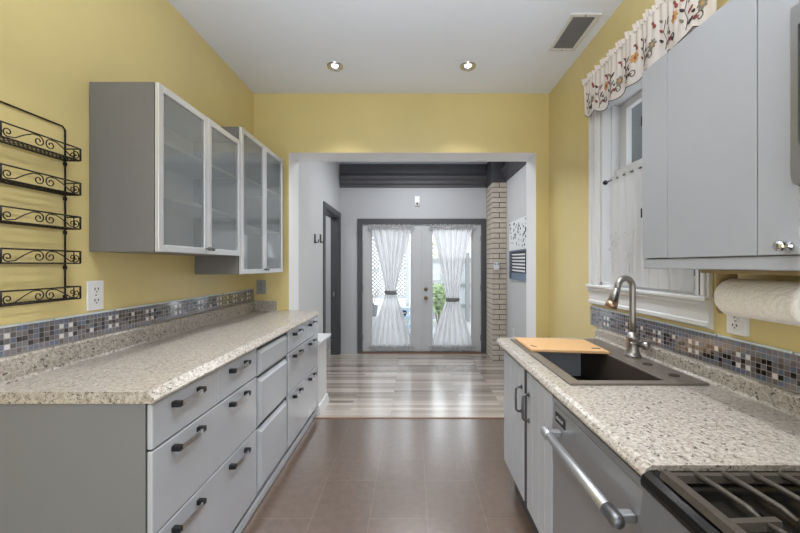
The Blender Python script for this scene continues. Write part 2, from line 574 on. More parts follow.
# window opening in the right wall
WY0, WY1, WZ0, WZ1 = 1.62, 2.47, 1.284, 2.52
b = MB()
b.box(XR, XR + .2, YR - .12, WY0, 0, ZC); b.box(XR, XR + .2, WY1, YB + .1, 0, ZC)
b.box(XR, XR + .2, WY0, WY1, 0, WZ0); b.box(XR, XR + .2, WY0, WY1, WZ1, ZC)
struct(b.build('wall_right', 'yellow'))
# unseen rear wall, its wide opening made to let sky light in
b = MB()
b.box(XL, -1.25, YR - .12, YR, 0, ZC); b.box(1.05, XR, YR - .12, YR, 0, ZC); b.box(-1.25, 1.05, YR - .12, YR, 2.6, ZC)
struct(b.build('wall_rear', 'yellow'))
# back wall with the cased opening: yellow on the kitchen side, pale on the jambs
b = MB()
b.box(XL, JL, YB, YJ, 0, ZC); b.box(JR, DXR + .12, YB, YJ, 0, ZC); b.box(JL, JR, YB, YJ, JZ, ZC)
for f in b.bm.faces:
    c = f.calc_center_median()
    f.material_index = 0 if c.y < YB + .001 else 1
struct(b.build('wall_back', ['yellow', 'jamb_white_lit']))
# dining walls
DY0, DY1, DZ1 = 4.78, 5.715, 2.175       # doorway in the left wall
b = MB()
b.box(JL - .12, JL, YJ, DY0, 0, ZC); b.box(JL - .12, JL, DY1, YD, 0, ZC); b.box(JL - .12, JL, DY0, DY1, DZ1, ZC)
struct(b.build('wall_dining_left', 'white_wall'))
FX_A, FX_B, FZ = -.80, 1.115, 2.075      # french door opening
b = MB()
b.box(JL - .12, FX_A, YD, YD + .15, 0, ZC); b.box(FX_B, DXR + .12, YD, YD + .15, 0, ZC); b.box(FX_A, FX_B, YD, YD + .15, FZ, ZC)
struct(b.build('wall_dining_back', 'grey_wall'))
b = MB(); b.box(DXR, DXR + .12, YJ, YD, 0, ZC); struct(b.build('wall_dining_right', 'white_wall'))
b = MB()
b.box(JL - 1.3, JL - 1.2, YJ, YD + .4, 0, ZC); b.box(JL - 1.2, JL - .12, YD + .3, YD + .4, 0, ZC); b.box(JL - 1.2, JL - .12, YJ, YJ + .1, 0, ZC)
struct(b.build('wall_hall', 'white_wall'))
b = MB(); b.box(JL, FX_A - .08, YD - .012, YD, 0, .08); struct(b.build('baseboard_back', 'grey_wall'))
b = MB(); b.box(JL, JL + .012, YJ + .02, 4.70, 0, .09); struct(b.build('baseboard_left', 'white_wall'))
b = MB(); b.box(DXR - .012, DXR, YJ, 5.34, 0, .09); struct(b.build('baseboard_right', 'white_wall'))

# doorway casing, dark, with a jamb lining and strike plate
r = struct_root('trim_2', (JL, DY1, 0))
b = MB()
b.box(JL, JL + .018, DY0 - .08, DY0, 0, DZ1 + .08, bevel=.004); b.box(JL, JL + .018, DY1, YD - .003, 0, DZ1 + .08, bevel=.004)
b.box(JL, JL + .018, DY0, DY1, DZ1, DZ1 + .08, bevel=.004)
b.build('door_casing', 'charcoal', r)
b = MB(); b.box(JL - .125, JL, DY1 - .02, DY1, 0, DZ1); b.box(JL - .125, JL, DY0, DY0 + .015, 0, DZ1); b.box(JL - .125, JL, DY0, DY1, DZ1 - .015, DZ1)
b.build('jamb_lining', 'charcoal', r)
b = MB(); b.box(JL - .09, JL - .06, DY1 - .024, DY1 - .02, .92, 1.0, bevel=.001); b.build('strike_plate', 'chrome', r)

# dark crown moulding of the dining room
def crown_profile(d):
    # (distance from wall, height): stepped cornice from 2.66 up to the ceiling
    return [(0, 2.665), (.018, 2.665), (.022, 2.70), (.05, 2.725), (.055, 2.765), (.085, 2.80), (.095, 2.835), (.075, 2.85), (.045, 2.87), (.03, 2.90), (.03, ZC - .002), (0, ZC - .002)]
b = MB(); b.prism([(YD - d, z) for d, z in crown_profile(0)], 'x', JL + .002, 1.19); struct(b.build('trim_3', 'black_trim'))
b = MB(); b.prism([(DXR - d, z) for d, z in crown_profile(0)], 'y', YJ + .002, 5.345); struct(b.build('trim_4', 'black_trim'))
PX0, PX1, PY0 = 1.195, DXR - .002, 5.35
b = MB(); b.box(PX0, PX1, PY0, YD - .002, 2.655, ZC - .002); b.box(PX0 - .012, PX0 + .05, PY0 - .012, PY0 + .05, 2.655, ZC - .003)
b.box(PX0 - .02, PX1, PY0 - .02, PY0 + .02, 2.655, 2.69, bevel=.006)
struct(b.build('trim_5', 'black_trim'))
# brick pillar
b = MB()
b.box(PX0 + .006, PX1, PY0 + .006, YD - .003, 0, 2.652, 1)
nrow = 35; hh = 2.652 / nrow
for k in range(nrow):
    z0, z1 = k * hh + .0055, (k + 1) * hh - .0055
    w = PX1 - PX0
    cuts = [0, w] if k % 2 else [0, w * .5, w]
    for a, c in zip(cuts, cuts[1:]):
        b.box(PX0 + a + (.0055 if a else 0), PX0 + c - (.0055 if c < w - .001 else 0), PY0, PY0 + .05, z0, z1, 0, bevel=.003, seg=1)
    L = YD - .004 - PY0
    cuts = [.05, L * .5, L] if k % 2 else [.05, L * .3, L * .75, L]
    for a, c in zip(cuts, cuts[1:]):
        b.box(PX0, PX0 + .04, PY0 + a + (.0 if a < .06 and k % 2 == 0 else .01), PY0 + c, z0, z1, 0, bevel=.003, seg=1)
struct(b.build('pillar', ['brick', 'mortar']))

# ------------------------------------------------------------------ french doors
def french_door(n, x0, x1, g0, g1, hw):
    y0, y1 = YD + .012, YD + .057
    z0, z1, gz0, gz1 = .025, 2.068, .13, 1.985
    r = struct_root('door_%d' % n, ((x0 + x1) / 2, y0, 0))
    b = MB()
    b.box(x0, g0, y0, y1, z0, z1, bevel=.003); b.box(g1, x1, y0, y1, z0, z1, bevel=.003)
    b.box(g0, g1, y0, y1, z0, gz0); b.box(g0, g1, y0, y1, gz1, z1)
    b.build('door_frame', 'door_paint', r)
    b = MB()   # raised moulding round the glass
    for a in ((g0 - .02, g0 + .006, gz0 - .02, gz1 + .02), (g1 - .006, g1 + .02, gz0 - .02, gz1 + .02), (g0, g1, gz0 - .02, gz0 + .006), (g0, g1, gz1 - .006, gz1 + .02)):
        b.box(a[0], a[1], y0 - .01, y0 + .004, a[2], a[3], bevel=.003)
    b.build('glazing_bead', 'door_paint', r)
    b = MB(); b.box(g0, g1, y0 + .02, y0 + .026, gz0, gz1); b.build('glass_pane', 'glass', r)
    b = MB()
    for z in (.25, 1.05, 1.85):
        b.box(x1 - .012 if n == 4 else x0, x1 if n == 4 else x0 + .012, y0 - .004, y0, z - .045, z + .045, bevel=.001)
    b.build('hinge', 'chrome', r)
    if hw:
        b = MB()
        b.lathe([(0, -.035), (.014, -.035), (.016, -.02), (.03, -.012), (.03, 0)], (hw, y0, 1.03), 'y', 20)
        b.build('deadbolt', 'brass', r)
        b = MB()
        b.lathe([(0, -.062), (.02, -.06), (.028, -.048), (.024, -.032), (.011, -.026), (.011, -.01), (.032, -.008), (.032, 0)], (hw, y0, .885), 'y', 20)
        b.build('door_knob', 'brass', r)
    return r
french_door(3, FX_A + .004, .160, -.644, -.019, None)
french_door(4, .166, FX_B - .004, .329, .955, .226)
r = struct_root('trim_6', (.16, YD, 0))
b = MB()
b.box(FX_A - .078, FX_A, YD - .022, YD, 0, FZ + .09, bevel=.004); b.box(FX_B, FX_B + .078, YD - .022, YD, 0, FZ + .09, bevel=.004)
b.box(FX_A, FX_B, YD - .022, YD, FZ, FZ + .09, bevel=.004)
b.build('door_casing', 'charcoal', r)
b = MB(); b.box(FX_A, FX_B, YD - .03, YD + .12, 0, .022, bevel=.003); b.build('door_sill', 'threshold', r)
b = MB(); b.box(.150, .176, YD - .002, YD + .011, .03, 2.066, bevel=.003); b.build('astragal', 'door_paint', r)

# hourglass curtains on the doors
def hourglass(g0, g1, wz, wh, label, wc):
    xc = (g0 + g1) / 2
    hw = (g1 - g0) / 2 + .01
    zt, zb = 1.985, .135
    y = YD - .028
    root = thing('curtain', (xc, y, zb), label, 'curtain', 'sheer curtains on the french doors')
    wx = wc
    def half(z):
        if z > wz:
            t = (z - wz) / (zt - wz); return wh + (hw - wh) * (t ** 1.15)
        t = (wz - z) / (wz - zb); return wh + (hw - wh) * (1 - (1 - t) ** 1.35)
    nf = 6.5
    ph = [random.uniform(-.5, .5) for _ in range(64)]
    def fn(u, v):
        z = zt + (zb - zt) * v
        h = half(z)
        c = xc + (wx - xc) * math.exp(-((z - wz) / .5) ** 2)
        uu = u + .012 * math.sin(5 * u * PI + 3 * v)
        amp = .010 + .022 * (h / hw)
        return (c + (2 * uu - 1) * h, y + amp * math.sin(2 * PI * nf * uu + .8 * math.sin(4 * v + 9 * u)) - .006, z)
    b = MB(); b.grid(fn, 120, 40); b.build('sheer_panel', 'sheer', root, normals=False)
    for zz, s in ((zt, 1), (zb, -1)):
        def fr(u, v, zz=zz, s=s):
            w = (2 * u - 1) * (hw + .03)
            return (xc + w, y - .004 + (.008 + .008 * v) * math.sin(2 * PI * 23 * u + 1.7 * math.sin(11 * u)) , zz + s * (v * .082 + .012 * v * math.sin(2 * PI * 9 * u + s)))
        b = MB(); b.grid(fr, 200, 4); b.build('ruffle', 'ruffle', root, normals=False)
        b = MB(); b.tube([(xc - hw - .04, y + .004, zz + s * .035), (xc + hw + .04, y + .004, zz + s * .035)], .006, 8)
        for sx in (-1, 1):
            b.lathe([(0, -.012), (.01, -.008), (.011, 0), (.01, .008), (0, .012)], (xc + sx * (hw + .045), y + .004, zz + s * .035), 'x', 12)
        b.build('curtain_rod', 'chrome', root)
    b = MB()
    loop = [(wx + math.cos(a) * (wh + .008), y - .006 + math.sin(a) * .026, wz + .006 * math.sin(a)) for a in [2 * PI * k / 28 for k in range(28)]]
    b.tube(loop, .03, 10, closed=True, flat=(1, .16))
    b.build('tieback', 'tie', root)
hourglass(-.644, -.019, .98, .085, 'sheer white curtain cinched at the waist on the left french door', -.34)
hourglass(.329, .955, .865, .098, 'sheer white curtain cinched lower down on the right french door with the brass knob', .65)

# shield sticker on the left door's glass
b = MB()
sx, sz, sy = -.128, .63, YD + .030
out = [(-.04, .05), (0, .058), (.04, .05), (.04, 0), (.024, -.036), (0, -.055), (-.024, -.036), (-.04, 0)]
b.prism([(sx + p[0], sz + p[1]) for p in out], 'y', sy - .0005, sy + .0005, 0)
b.box(sx - .026, sx + .026, sy - .001, sy - .0004, sz + .004, sz + .022, 1)
tag(b.build('window_sticker', ['sign_blue', 'art_white'], loc=(sx, sy, sz)), 'small blue shield sticker on the left french door glass', 'sticker')

# outside: patio, lattice fence, white fence, shrubs
b = MB(); b.box(-6, 7, YD + .6, 13, -.15, -.05); struct(b.build('ground', 'patio'))
r = thing('lattice_fence', (-.7, 8.2, -.05), 'pale lattice fence panel beyond the left french door', 'fence')
b = MB()
for x in (-2.0, -.15):
    b.box(x, x + .09, 8.15, 8.25, -.05, 2.42, bevel=.008)
for z in (.66, 1.27, 2.33):
    b.box(-2.0, -.06, 8.17, 8.23, z, z + .07)
b.build('fence_rail', 'vinyl', r)
b = MB()
for k in range(-20, 24):
    for s in (1, -1):
        c = -2.0 + k * .085
        x0, x1, z0, z1 = c, c + 1.62, .72, 2.34
        if s < 0: x0, x1 = x1, x0
        lo, hi = -1.93, -.1
        t0 = 0; t1 = 1
        d = x1 - x0
        ts = sorted([(lo - x0) / d, (hi - x0) / d])
        t0, t1 = max(0, ts[0]), min(1, ts[1])
        if t1 - t0 < .05: continue
        a = (x0 + d * t0, 8.2 + s * .006, z0 + (z1 - z0) * t0); e = (x0 + d * t1, 8.2 + s * .006, z0 + (z1 - z0) * t1)
        b.tube([a, e], .013, 4, 0)
b.build('lattice', 'grey_plastic', r)
r = thing('vinyl_fence', (1.4, 9.4, -.05), 'white board fence beyond the right french door', 'fence')
b = MB()
for k in range(14):
    b.box(-.02 + k * .2, .172 + k * .2, 9.4, 9.44, .0, 1.62)
b.build('fence_board', 'vinyl', r)
b = MB()
for z in (.3, .85, 1.5):
    b.box(-.05, 2.8, 9.36, 9.4, z, z + .09, bevel=.006)
for x in (-.05, 1.4, 2.75):
    b.box(x, x + .1, 9.33, 9.44, -.05, 1.75, bevel=.006)
b.build('fence_rail', 'grey_plastic', r)
def shrub(x, y, hgt, rad, label):
    r = thing('shrub', (x, y, -.05), label, 'shrub', 'shrubs outside the french doors')
    b = MB()
    for k in range(5):
        a = k * 1.3
        b.tube([(x, y, -.05), (x + .1 * math.cos(a), y + .1 * math.sin(a), hgt * .4), (x + rad * .5 * math.cos(a), y + rad * .5 * math.sin(a), hgt * .8)], .012, 5)
    b.build('stem', 'stem', r)
    b = MB()
    for k in range(420):
        u = Vector((random.gauss(0, 1), random.gauss(0, 1), random.gauss(0, 1))).normalized() * random.uniform(.55, 1)
        p = Vector((x + u.x * rad, y + u.y * rad, hgt * .62 + u.z * hgt * .4))
        d = Vector((random.gauss(0, 1), random.gauss(0, 1), random.gauss(0, .6))).normalized() * .07
        w = d.orthogonal().normalized() * .026
        b.poly([p - d, p + w, p + d, p - w])
    b.build('foliage', 'leaf', r, normals=False)
shrub(.62, 9.95, 2.1, .32, 'green shrub rising over the white fence behind the right door')
shrub(.62, 8.6, 1.0, .22, 'low green shrub in front of the white fence')
r = thing('pool_steps', (-.15, 7.5, -.05), 'pale blue steps outside the left french door', 'steps')
b = MB()
for k in range(4):
    b.box(-.3, .12, 7.3 + k * .16, 7.5 + k * .16, -.05 + k * .15, .05 + k * .15, bevel=.008)
b.build('tread', 'deck_blue', r)
for x in (-.32, .12):
    b = MB(); b.box(x, x + .02, 7.3, 8.0, -.05, .6); b.build('side_rail', 'vinyl', r)
r = thing('potted_plant', (-.78, 7.2, -.05), 'small dark pot with bare stems outside the left french door', 'plant')
b = MB(); b.lathe([(0, 0), (.07, 0), (.1, .2), (.105, .22), (.09, .22), (.085, .19), (0, .19)], (-.78, 7.2, .40), 'z', 18); b.build('pot', 'pot', r)
b = MB()
for k in range(7):
    a = k * .9
    b.tube([(-.78, 7.2, .58), (-.78 + .05 * math.cos(a), 7.2 + .05 * math.sin(a), .75), (-.78 + .12 * math.cos(a), 7.2 + .12 * math.sin(a), .92)], .006, 5)
b.build('stem', 'stem', r)
b = MB(); b.box(-.93, -.63, 7.05, 7.35, -.05, .395, bevel=.01); b.build('stand', 'vinyl', r)

# ------------------------------------------------------------------ dining room wall things
def hook(y, label):
    r = thing('wall_hook', (JL, y, 1.68), label, 'hook', 'black wall hooks')
    z = 1.42 + 26 * y / 360
    b = MB(); b.box(JL, JL + .008, y - .028, y + .028, z - .05, z + .06, bevel=.003); b.build('back_plate', 'black_metal', r)
    b = MB(); b.tube([(JL + .006, y, z - .03), (JL + .03, y, z - .045), (JL + .045, y, z - .03), (JL + .045, y, z - .005)], .006, 8); b.build('hook_arm', 'black_metal', r)
hook(4.30, 'black metal hook on pale wall, farther from the doorway')
hook(4.56, 'black metal hook on pale wall, next to the doorway casing')

r = thing('motion_sensor', (.083, YD, 2.4), 'small white motion sensor on the grey wall above the french doors', 'sensor')
b = MB(); b.prism([(YD, 2.53), (YD, 2.36), (YD - .03, 2.375), (YD - .045, 2.42), (YD - .03, 2.52)], 'x', .045, .121); b.build('housing', 'white_plastic', r)
b = MB(); b.lathe([(0, -.014), (.012, -.01), (.016, 0)], (.083, YD - .04, 2.405), 'y', 14); b.build('lens', 'black', r)

zt_, xt_ = 1.40, (496.3 - 412) * PY0 / 360
r = thing('thermostat', (xt_, PY0, zt_), 'white control box on the brick pillar', 'thermostat')
b = MB(); b.box(xt_ - .04, xt_ + .04, PY0 - .03, PY0 - .001, zt_ - .05, zt_ + .06, bevel=.006); b.build('housing', 'white_plastic', r)
for s in (-1, 1):
    b = MB(); b.lathe([(0, -.012), (.01, -.01), (.011, 0)], (xt_ + s * .022, PY0 - .03, zt_ + .065 - .03), 'y', 12)
    b.build('dial', 'gun', r)

# wall art on the right dining wall
AX = DXR - .001
r = thing('wall_art', (AX, 4.72, 1.6), 'tall unframed print of dark sprigs on white over slate blue', 'picture')
ay0, ay1, az0, az1 = 4.28, 5.13, 1.225, 2.02
b = MB(); b.box(AX - .022, AX, ay0, ay1, 1.62, az1, bevel=.002); canvas = b
b = MB(); b.box(AX - .03, AX, ay0, ay1 - .02, az0, 1.615, bevel=.002); b.build('lower_canvas', 'art_blue', r)
b = canvas
random.seed(11)
for k in range(60):
    y = random.uniform(ay0 + .04, ay1 - .04); z = random.uniform(1.66, az1 - .03)
    a = random.uniform(0, PI); L = random.uniform(.012, .03); w = L * .5
    pts = []
    for t in range(8):
        th = 2 * PI * t / 8
        u, v = L * math.cos(th), w * math.sin(th)
        pts.append((AX - .0235, y + u * math.cos(a) - v * math.sin(a), z + u * math.sin(a) + v * math.cos(a)))
    b.poly(pts, 1)
b.build('upper_canvas', ['art_white', 'art_dark'], r)
b = MB()
b.box(AX - .0306, AX - .0302, ay0 + .05, ay1 - .15, 1.315, 1.60, 1)
for k in range(6):
    z = 1.33 + k * .042
    b.prism([(ay0 + .1, z), (ay1 - .22, z + .01), (ay1 - .16, z + .03), (ay0 + .1, z + .022)], 'x', AX - .033, AX - .0302)
b.build('feather_print', ['art_white', 'art_dark'], r)
b = MB(); b.box(AX - .0325, AX - .0302, ay1 - .14, ay1 - .1, az0 + .02, 1.6); b.box(AX - .032, AX - .0302, ay0 + .05, ay1 - .14, az0 + .09, az0 + .1); b.build('dark_print', 'art_dark', r)

def outlet(o, axis, hy, hz, label, plate='white_plastic', depth=.008):
    """axis: direction the plate faces"""
    x, y, z = o
    r = thing('wall_outlet', o, label, 'outlet', 'wall outlets')
    def bx(bld, u0, u1, d0, d1, w0, w1, mi=0, bevel=0):
        if axis == '+x': bld.box(x + d0, x + d1, y + u0, y + u1, z + w0, z + w1, mi, bevel)
        elif axis == '-x': bld.box(x - d1, x - d0, y + u0, y + u1, z + w0, z + w1, mi, bevel)
        else: bld.box(x + u0, x + u1, y - d1, y - d0, z + w0, z + w1, mi, bevel)
    b = MB(); bx(b, -hy, hy, 0, depth, -hz, hz, 0, .003); b.build('cover_plate', plate, r)
    for s in (-1, 1):
        b = MB()
        c = s * hz * .38
        bx(b, -hy * .42, hy * .42, depth, depth + .003, c - hz * .26, c + hz * .26, 0, .001)
        for q in (-1, 1):
            bx(b, q * hy * .2 - .0025, q * hy * .2 + .0025, depth + .003, depth + .0034, c - hz * .02, c + hz * .15, 1)
        bx(b, -.003, .003, depth + .003, depth + .0034, c - hz * .17, c - hz * .08, 1)
        b.build('receptacle', [plate, 'black'], r)
    b = MB()
    if axis == '-y': b.lathe([(0, -.0015), (.004, -.001), (.0045, 0)], (x, y - depth, z), 'y', 10)
    else: b.lathe([(0, .0015), (.004, .001), (.0045, 0)], (x + (depth if axis == '+x' else -depth), y, z), 'x' if axis == '+x' else (-1, 0, 0), 10)
    b.build('screw', 'chrome', r)
outlet((XL, 1.694, 1.277), '+x', .044, .069, 'white double outlet on yellow wall below the glass cabinet')
outlet((-1.422, YB, 1.212), '-y', .045, .066, 'grey double outlet in the back corner under the glass cabinets', 'grey_plastic')
outlet((XR, 1.42, 1.2), '-x', .041, .055, 'thick white outlet on yellow wall under the paper towel roll', 'white_plastic', .02)
outlet((DXR, 4.98, .48), '-x', .03, .06, 'white outlet low on the dining wall below the print')

# ------------------------------------------------------------------ ceiling: downlights and vent
def downlight(x, y, label):
    r = thing('recessed_downlight', (x, y, ZC), label, 'ceiling light', 'recessed ceiling downlights')
    b = MB(); b.lathe([(.027, -.001), (.036, -.004), (.046, -.010), (.058, -.012), (.064, -.006), (.066, 0)], (x, y, ZC), 'z', 28)
    for f in [f for f in b.bm.faces if len(f.verts) > 4]: b.bm.faces.remove(f)
    b.build('trim_ring', 'chrome', r)
    b = MB(); b.lathe([(0, -.007), (.018, -.006), (.026, -.002)], (x, y, ZC), 'z', 20)
    b.build('bulb', 'lamp_glow', r)
    l = add_light('downlight_lamp', 'SPOT', (x, y, ZC - .03), DOWNLIGHT_W, (0, 0, 0), (0.97, 0.98, 1.0), spot_size=math.radians(100), spot_blend=1.0, shadow_soft_size=0.02)
    l.parent = r; l.location = (0, 0, -.03)
downlight(-.627, 2.93, 'round recessed ceiling light on the left, lit')
downlight(.455, 2.93, 'round recessed ceiling light on the right, lit')
for yy in (2.05, 1.0, -.1):
    downlight(-.627, yy, 'round recessed ceiling light on the left above the camera')
    downlight(.455, yy, 'round recessed ceiling light on the right above the camera')

vx0, vx1, vy0, vy1 = 1.02, 1.222, 2.31, 2.71
r = thing('ceiling_vent', ((vx0 + vx1) / 2, (vy0 + vy1) / 2, ZC), 'white framed ceiling vent with grey louvers', 'vent')
b = MB()
b.box(vx0, vx0 + .028, vy0, vy1, ZC - .012, ZC, bevel=.004); b.box(vx1 - .028, vx1, vy0, vy1, ZC - .012, ZC, bevel=.004)
b.box(vx0 + .028, vx1 - .028, vy0, vy0 + .028, ZC - .012, ZC, bevel=.004); b.box(vx0 + .028, vx1 - .028, vy1 - .028, vy1, ZC - .012, ZC, bevel=.004)
b.build('vent_frame', 'white_trim', r)
b = MB()
for k in range(14):
    y = vy0 + .036 + k * .0255
    b.hexa([(vx0 + .028, y + .018, ZC - .010), (vx1 - .028, y + .018, ZC - .010), (vx1 - .028, y + .021, ZC - .010), (vx0 + .028, y + .021, ZC - .010),
            (vx0 + .028, y, ZC - .0005), (vx1 - .028, y, ZC - .0005), (vx1 - .028, y + .003, ZC - .0005), (vx0 + .028, y + .003, ZC - .0005)])
b.build('louver', 'vent_grey', r)
b = MB(); b.box(vx0 + .028, vx1 - .028, vy0 + .028, vy1 - .028, ZC - .0008, ZC - .0002); b.build('duct_screen', 'vent_grey', r)
for y in (vy0 + .014, vy1 - .014):
    b = MB(); b.lathe([(0, -.015), (.005, -.014), (.006, -.012)], ((vx0 + vx1) / 2, y, ZC), 'z', 10)
    b.build('screw', 'gun', r)

# ------------------------------------------------------------------ left run: base cabinets and worktop
FL = -.885        # face of the drawer fronts
ZL = .99          # worktop height
def pull(b, y, z, L=.155, x=FL):
    h = L / 2
    for s in (-1, 1):
        b.box(x - .002, x + .031, y + s * h - .011, y + s * h + .011, z - .010, z + .011, 1, bevel=.003)
    n = 12
    for i in range(n):
        t0, t1 = -1 + 2 * i / n, -1 + 2 * (i + 1) / n
        f = lambda t: .022 + .005 * (1 - t * t)
        b.hexa([(x + f(t0), y + t0 * h, z - .012), (x + f(t1), y + t1 * h, z - .012), (x + f(t1) + .006, y + t1 * h, z - .012), (x + f(t0) + .006, y + t0 * h, z - .012),
                (x + f(t0), y + t0 * h, z + .008), (x + f(t1), y + t1 * h, z + .008), (x + f(t1) + .006, y + t1 * h, z + .008), (x + f(t0) + .006, y + t0 * h, z + .008)], 0)

def front(root, y0, y1, z0, z1, pulls, mat_='cab_front', bev=.004):
    g = .003
    b = MB(); b.box(FL - .019, FL, y0 + g, y1 - g, z0 + g, z1 - g, bevel=bev)
    d = b.build('drawer', mat_, root)
    for (y, z) in pulls:
        b = MB(); pull(b, y, z)
        b.build('handle', ['chrome', 'black_metal'], d)
    return d
def carcass(root, y0, y1):
    b = MB()
    b.box(XL + .004, FL - .022, y0, y1, .10, .949)
    b.build('cabinet_body', 'cab_side_shaded', root)
    b = MB(); b.box(FL - .0215, FL - .0195, y0 + .004, y1 - .004, .104, .945); b.build('front_edge', 'cab_dark', root)  # dark sheet: drawer-gap shade in colour, darker frame on narrow unit
    b = MB(); b.box(XL + .004, FL - .035, y0, y1, .002, .099); b.build('plinth', 'cab_front', root)
U = [1.224, 2.056, 2.574, 3.388]
def wide_unit(y0, y1, label):
    ym = (y0 + y1) / 2
    q = (y1 - y0) / 4
    r = thing('drawer_cabinet', (-1.2, ym, 0), label, 'cabinet', 'grey base drawer cabinets')
    carcass(r, y0, y1)
    a, c = y0 + q - .02, y1 - q - .02
    front(r, y0, ym, .785, .948, [(a, .905)])
    front(r, ym, y1, .785, .948, [(c, .905)])
    front(r, y0, y1, .487, .785, [(a, .742), (c, .742)])
    front(r, y0, y1, .102, .487, [(a, .440), (c, .440)])
    return r
wide_unit(U[0], U[1], 'grey lacquered drawer cabinet with bar pulls, nearest the camera on the left')
r = thing('drawer_cabinet', (-1.2, (U[1] + U[2]) / 2, 0), 'narrow grey cabinet of three handleless raised-panel drawers between two wider units', 'cabinet', 'grey base drawer cabinets')
carcass(r, U[1] + .001, U[2] - .001)
for z0, z1 in ((.775, .925), (.482, .757), (.105, .462)):
    b = MB()
    y0, y1 = U[1] + .028, U[2] - .022
    i = .022
    x0, x1 = FL - .0195, FL - .002
    b.hexa([(x0, y0, z0), (x0, y1, z0), (x0, y1, z1), (x0, y0, z1), (x0 + .008, y0, z0), (x0 + .008, y1, z0), (x0 + .008, y1, z1), (x0 + .008, y0, z1)])
    b.hexa([(x0 + .008, y0, z0), (x0 + .008, y1, z0), (x0 + .008, y1, z1), (x0 + .008, y0, z1), (x1 + .006, y0 + i, z0 + i), (x1 + .006, y1 - i, z0 + i), (x1 + .006, y1 - i, z1 - i), (x1 + .006, y0 + i, z1 - i)])
    b.build('drawer', 'cab_grey', r)
wide_unit(U[2], U[3], 'grey lacquered drawer cabinet with bar pulls, at the far end by the opening')
b = MB(); b.box(FL - .034, FL - .018, U[0], U[3], .001, .05, bevel=.006)
tag(b.build('toe_board', 'cab_grey', loc=(FL - .03, 2.3, 0)), 'pale grey toe board along the floor under the left drawers', 'toe board')

r = thing('worktop', (-1.19, 2.3, .95), 'long speckled laminate worktop over the left drawer cabinets', 'worktop', 'speckled worktops')
b = MB()
b.prism([(XL + .002, .950), (-.878, .950), (-.872, .954), (-.872, .962), (-.884, .974), (-.901, .990), (XL + .002, .990)], 'y', 1.219, 3.396)
b.build('countertop', 'granite', r)
b = MB()
b.prism([(XL + .002, .990), (XL + .032, .990), (XL + .024, 1.0), (XL + .022, 1.074), (XL + .016, 1.083), (XL + .002, 1.084)], 'y', 1.219, 3.396)
b.prism([(3.397, .990), (3.367, .990), (3.375, 1.0), (3.377, 1.074), (3.383, 1.083), (3.397, 1.084)], 'x', XL + .004, -1.275)
b.build('upstand', 'granite', r)

# pony wall stub with cap in the opening
r = thing('half_wall', (-1.0, 3.57, 0), 'short white half wall with a cap past the end of the drawers', 'half wall')
b = MB(); b.box(JL + .003, -.888, 3.402, 3.735, 0, .676); b.build('post', 'white_trim', r)
b = MB(); b.box(JL + .003, -.848, 3.400, 3.78, .680, .704, bevel=.006); b.prism([(-.888, .655), (-.868, .680), (JL + .004, .680), (JL + .004, .655)], 'y', 3.402, 3.75); b.build('cap', 'white_trim', r)
b = MB(); b.prism([(-.888, 0), (-.862, 0), (-.866, .03), (-.878, .085), (-.888, .09)], 'y', 3.402, 3.75); b.build('shoe_moulding', 'white_trim', r)

# ------------------------------------------------------------------ mosaic strips
def mosaic(side, y0, y1, z0, rows, label, zt):
    p = .0206
    x = XL if side < 0 else XR
    s = 1 if side < 0 else -1
    r = thing('mosaic_border', (x, (y0 + y1) / 2, z0), label, 'tile border', 'mosaic tile borders')
    b = MB()
    b.box(x, x + s * .0055, y0, y1, z0, zt, 0)
    n = int((y1 - y0) / p)
    rnd = random.Random(5 if side < 0 else 9)
    r0 = (rows - 4) // 2
    for i in range(n):
        for j in range(rows):
            k = i % 12
            jj = j - (rows - 5) // 2            # pattern rows 0..4
            mi = rnd.choice([1, 1, 1, 2, 2, 3])
            if k < 3 and 1 <= jj <= 3:
                mi = 4 if not (k == 1 and jj == 2) else 1
                if mi == 4 and rnd.random() < .2: mi = 3
            elif k in (4, 6) and jj in (1, 3): mi = 5
            elif k == 5 and jj == 2: mi = 4
            elif k == 7 and jj in (1, 3): mi = 4 if rnd.random() < .6 else 3
            elif k in (8, 9) and jj == 2: mi = 4 if rnd.random() < .7 else 3
            elif k == 10 and jj in (1, 3): mi = rnd.choice([3, 4])
            elif k == 11 and jj in (1, 3) and rnd.random() < .3: mi = 5
            g = .0014
            ya, za = y0 + i * p, z0 + .002 + j * p
            b.box(x + s * .004, x + s * .0060, ya + g, ya + p - g, za + g, za + p - g, mi)
    b.build('mosaic_tiles', ['grout', 't_grey', 't_blue_sheen', 't_brown', 't_black', 't_white'], r)
    ya = y0
    while ya < y1 - .02:
        e = min(ya + .305, y1)
        b = MB(); b.box(x, x + s * .011, ya + .004, e - .004, zt, zt + .009, bevel=.003); b.build('edge_trim', 'pencil', r)
        ya = e
mosaic(-1, 1.19, 3.394, 1.085, 5, 'dark mosaic tile strip with white and black squares above the left worktop', 1.190)
mosaic(1, .30, 2.605, .992, 6, 'dark mosaic tile strip behind the sink under the window', 1.1185)

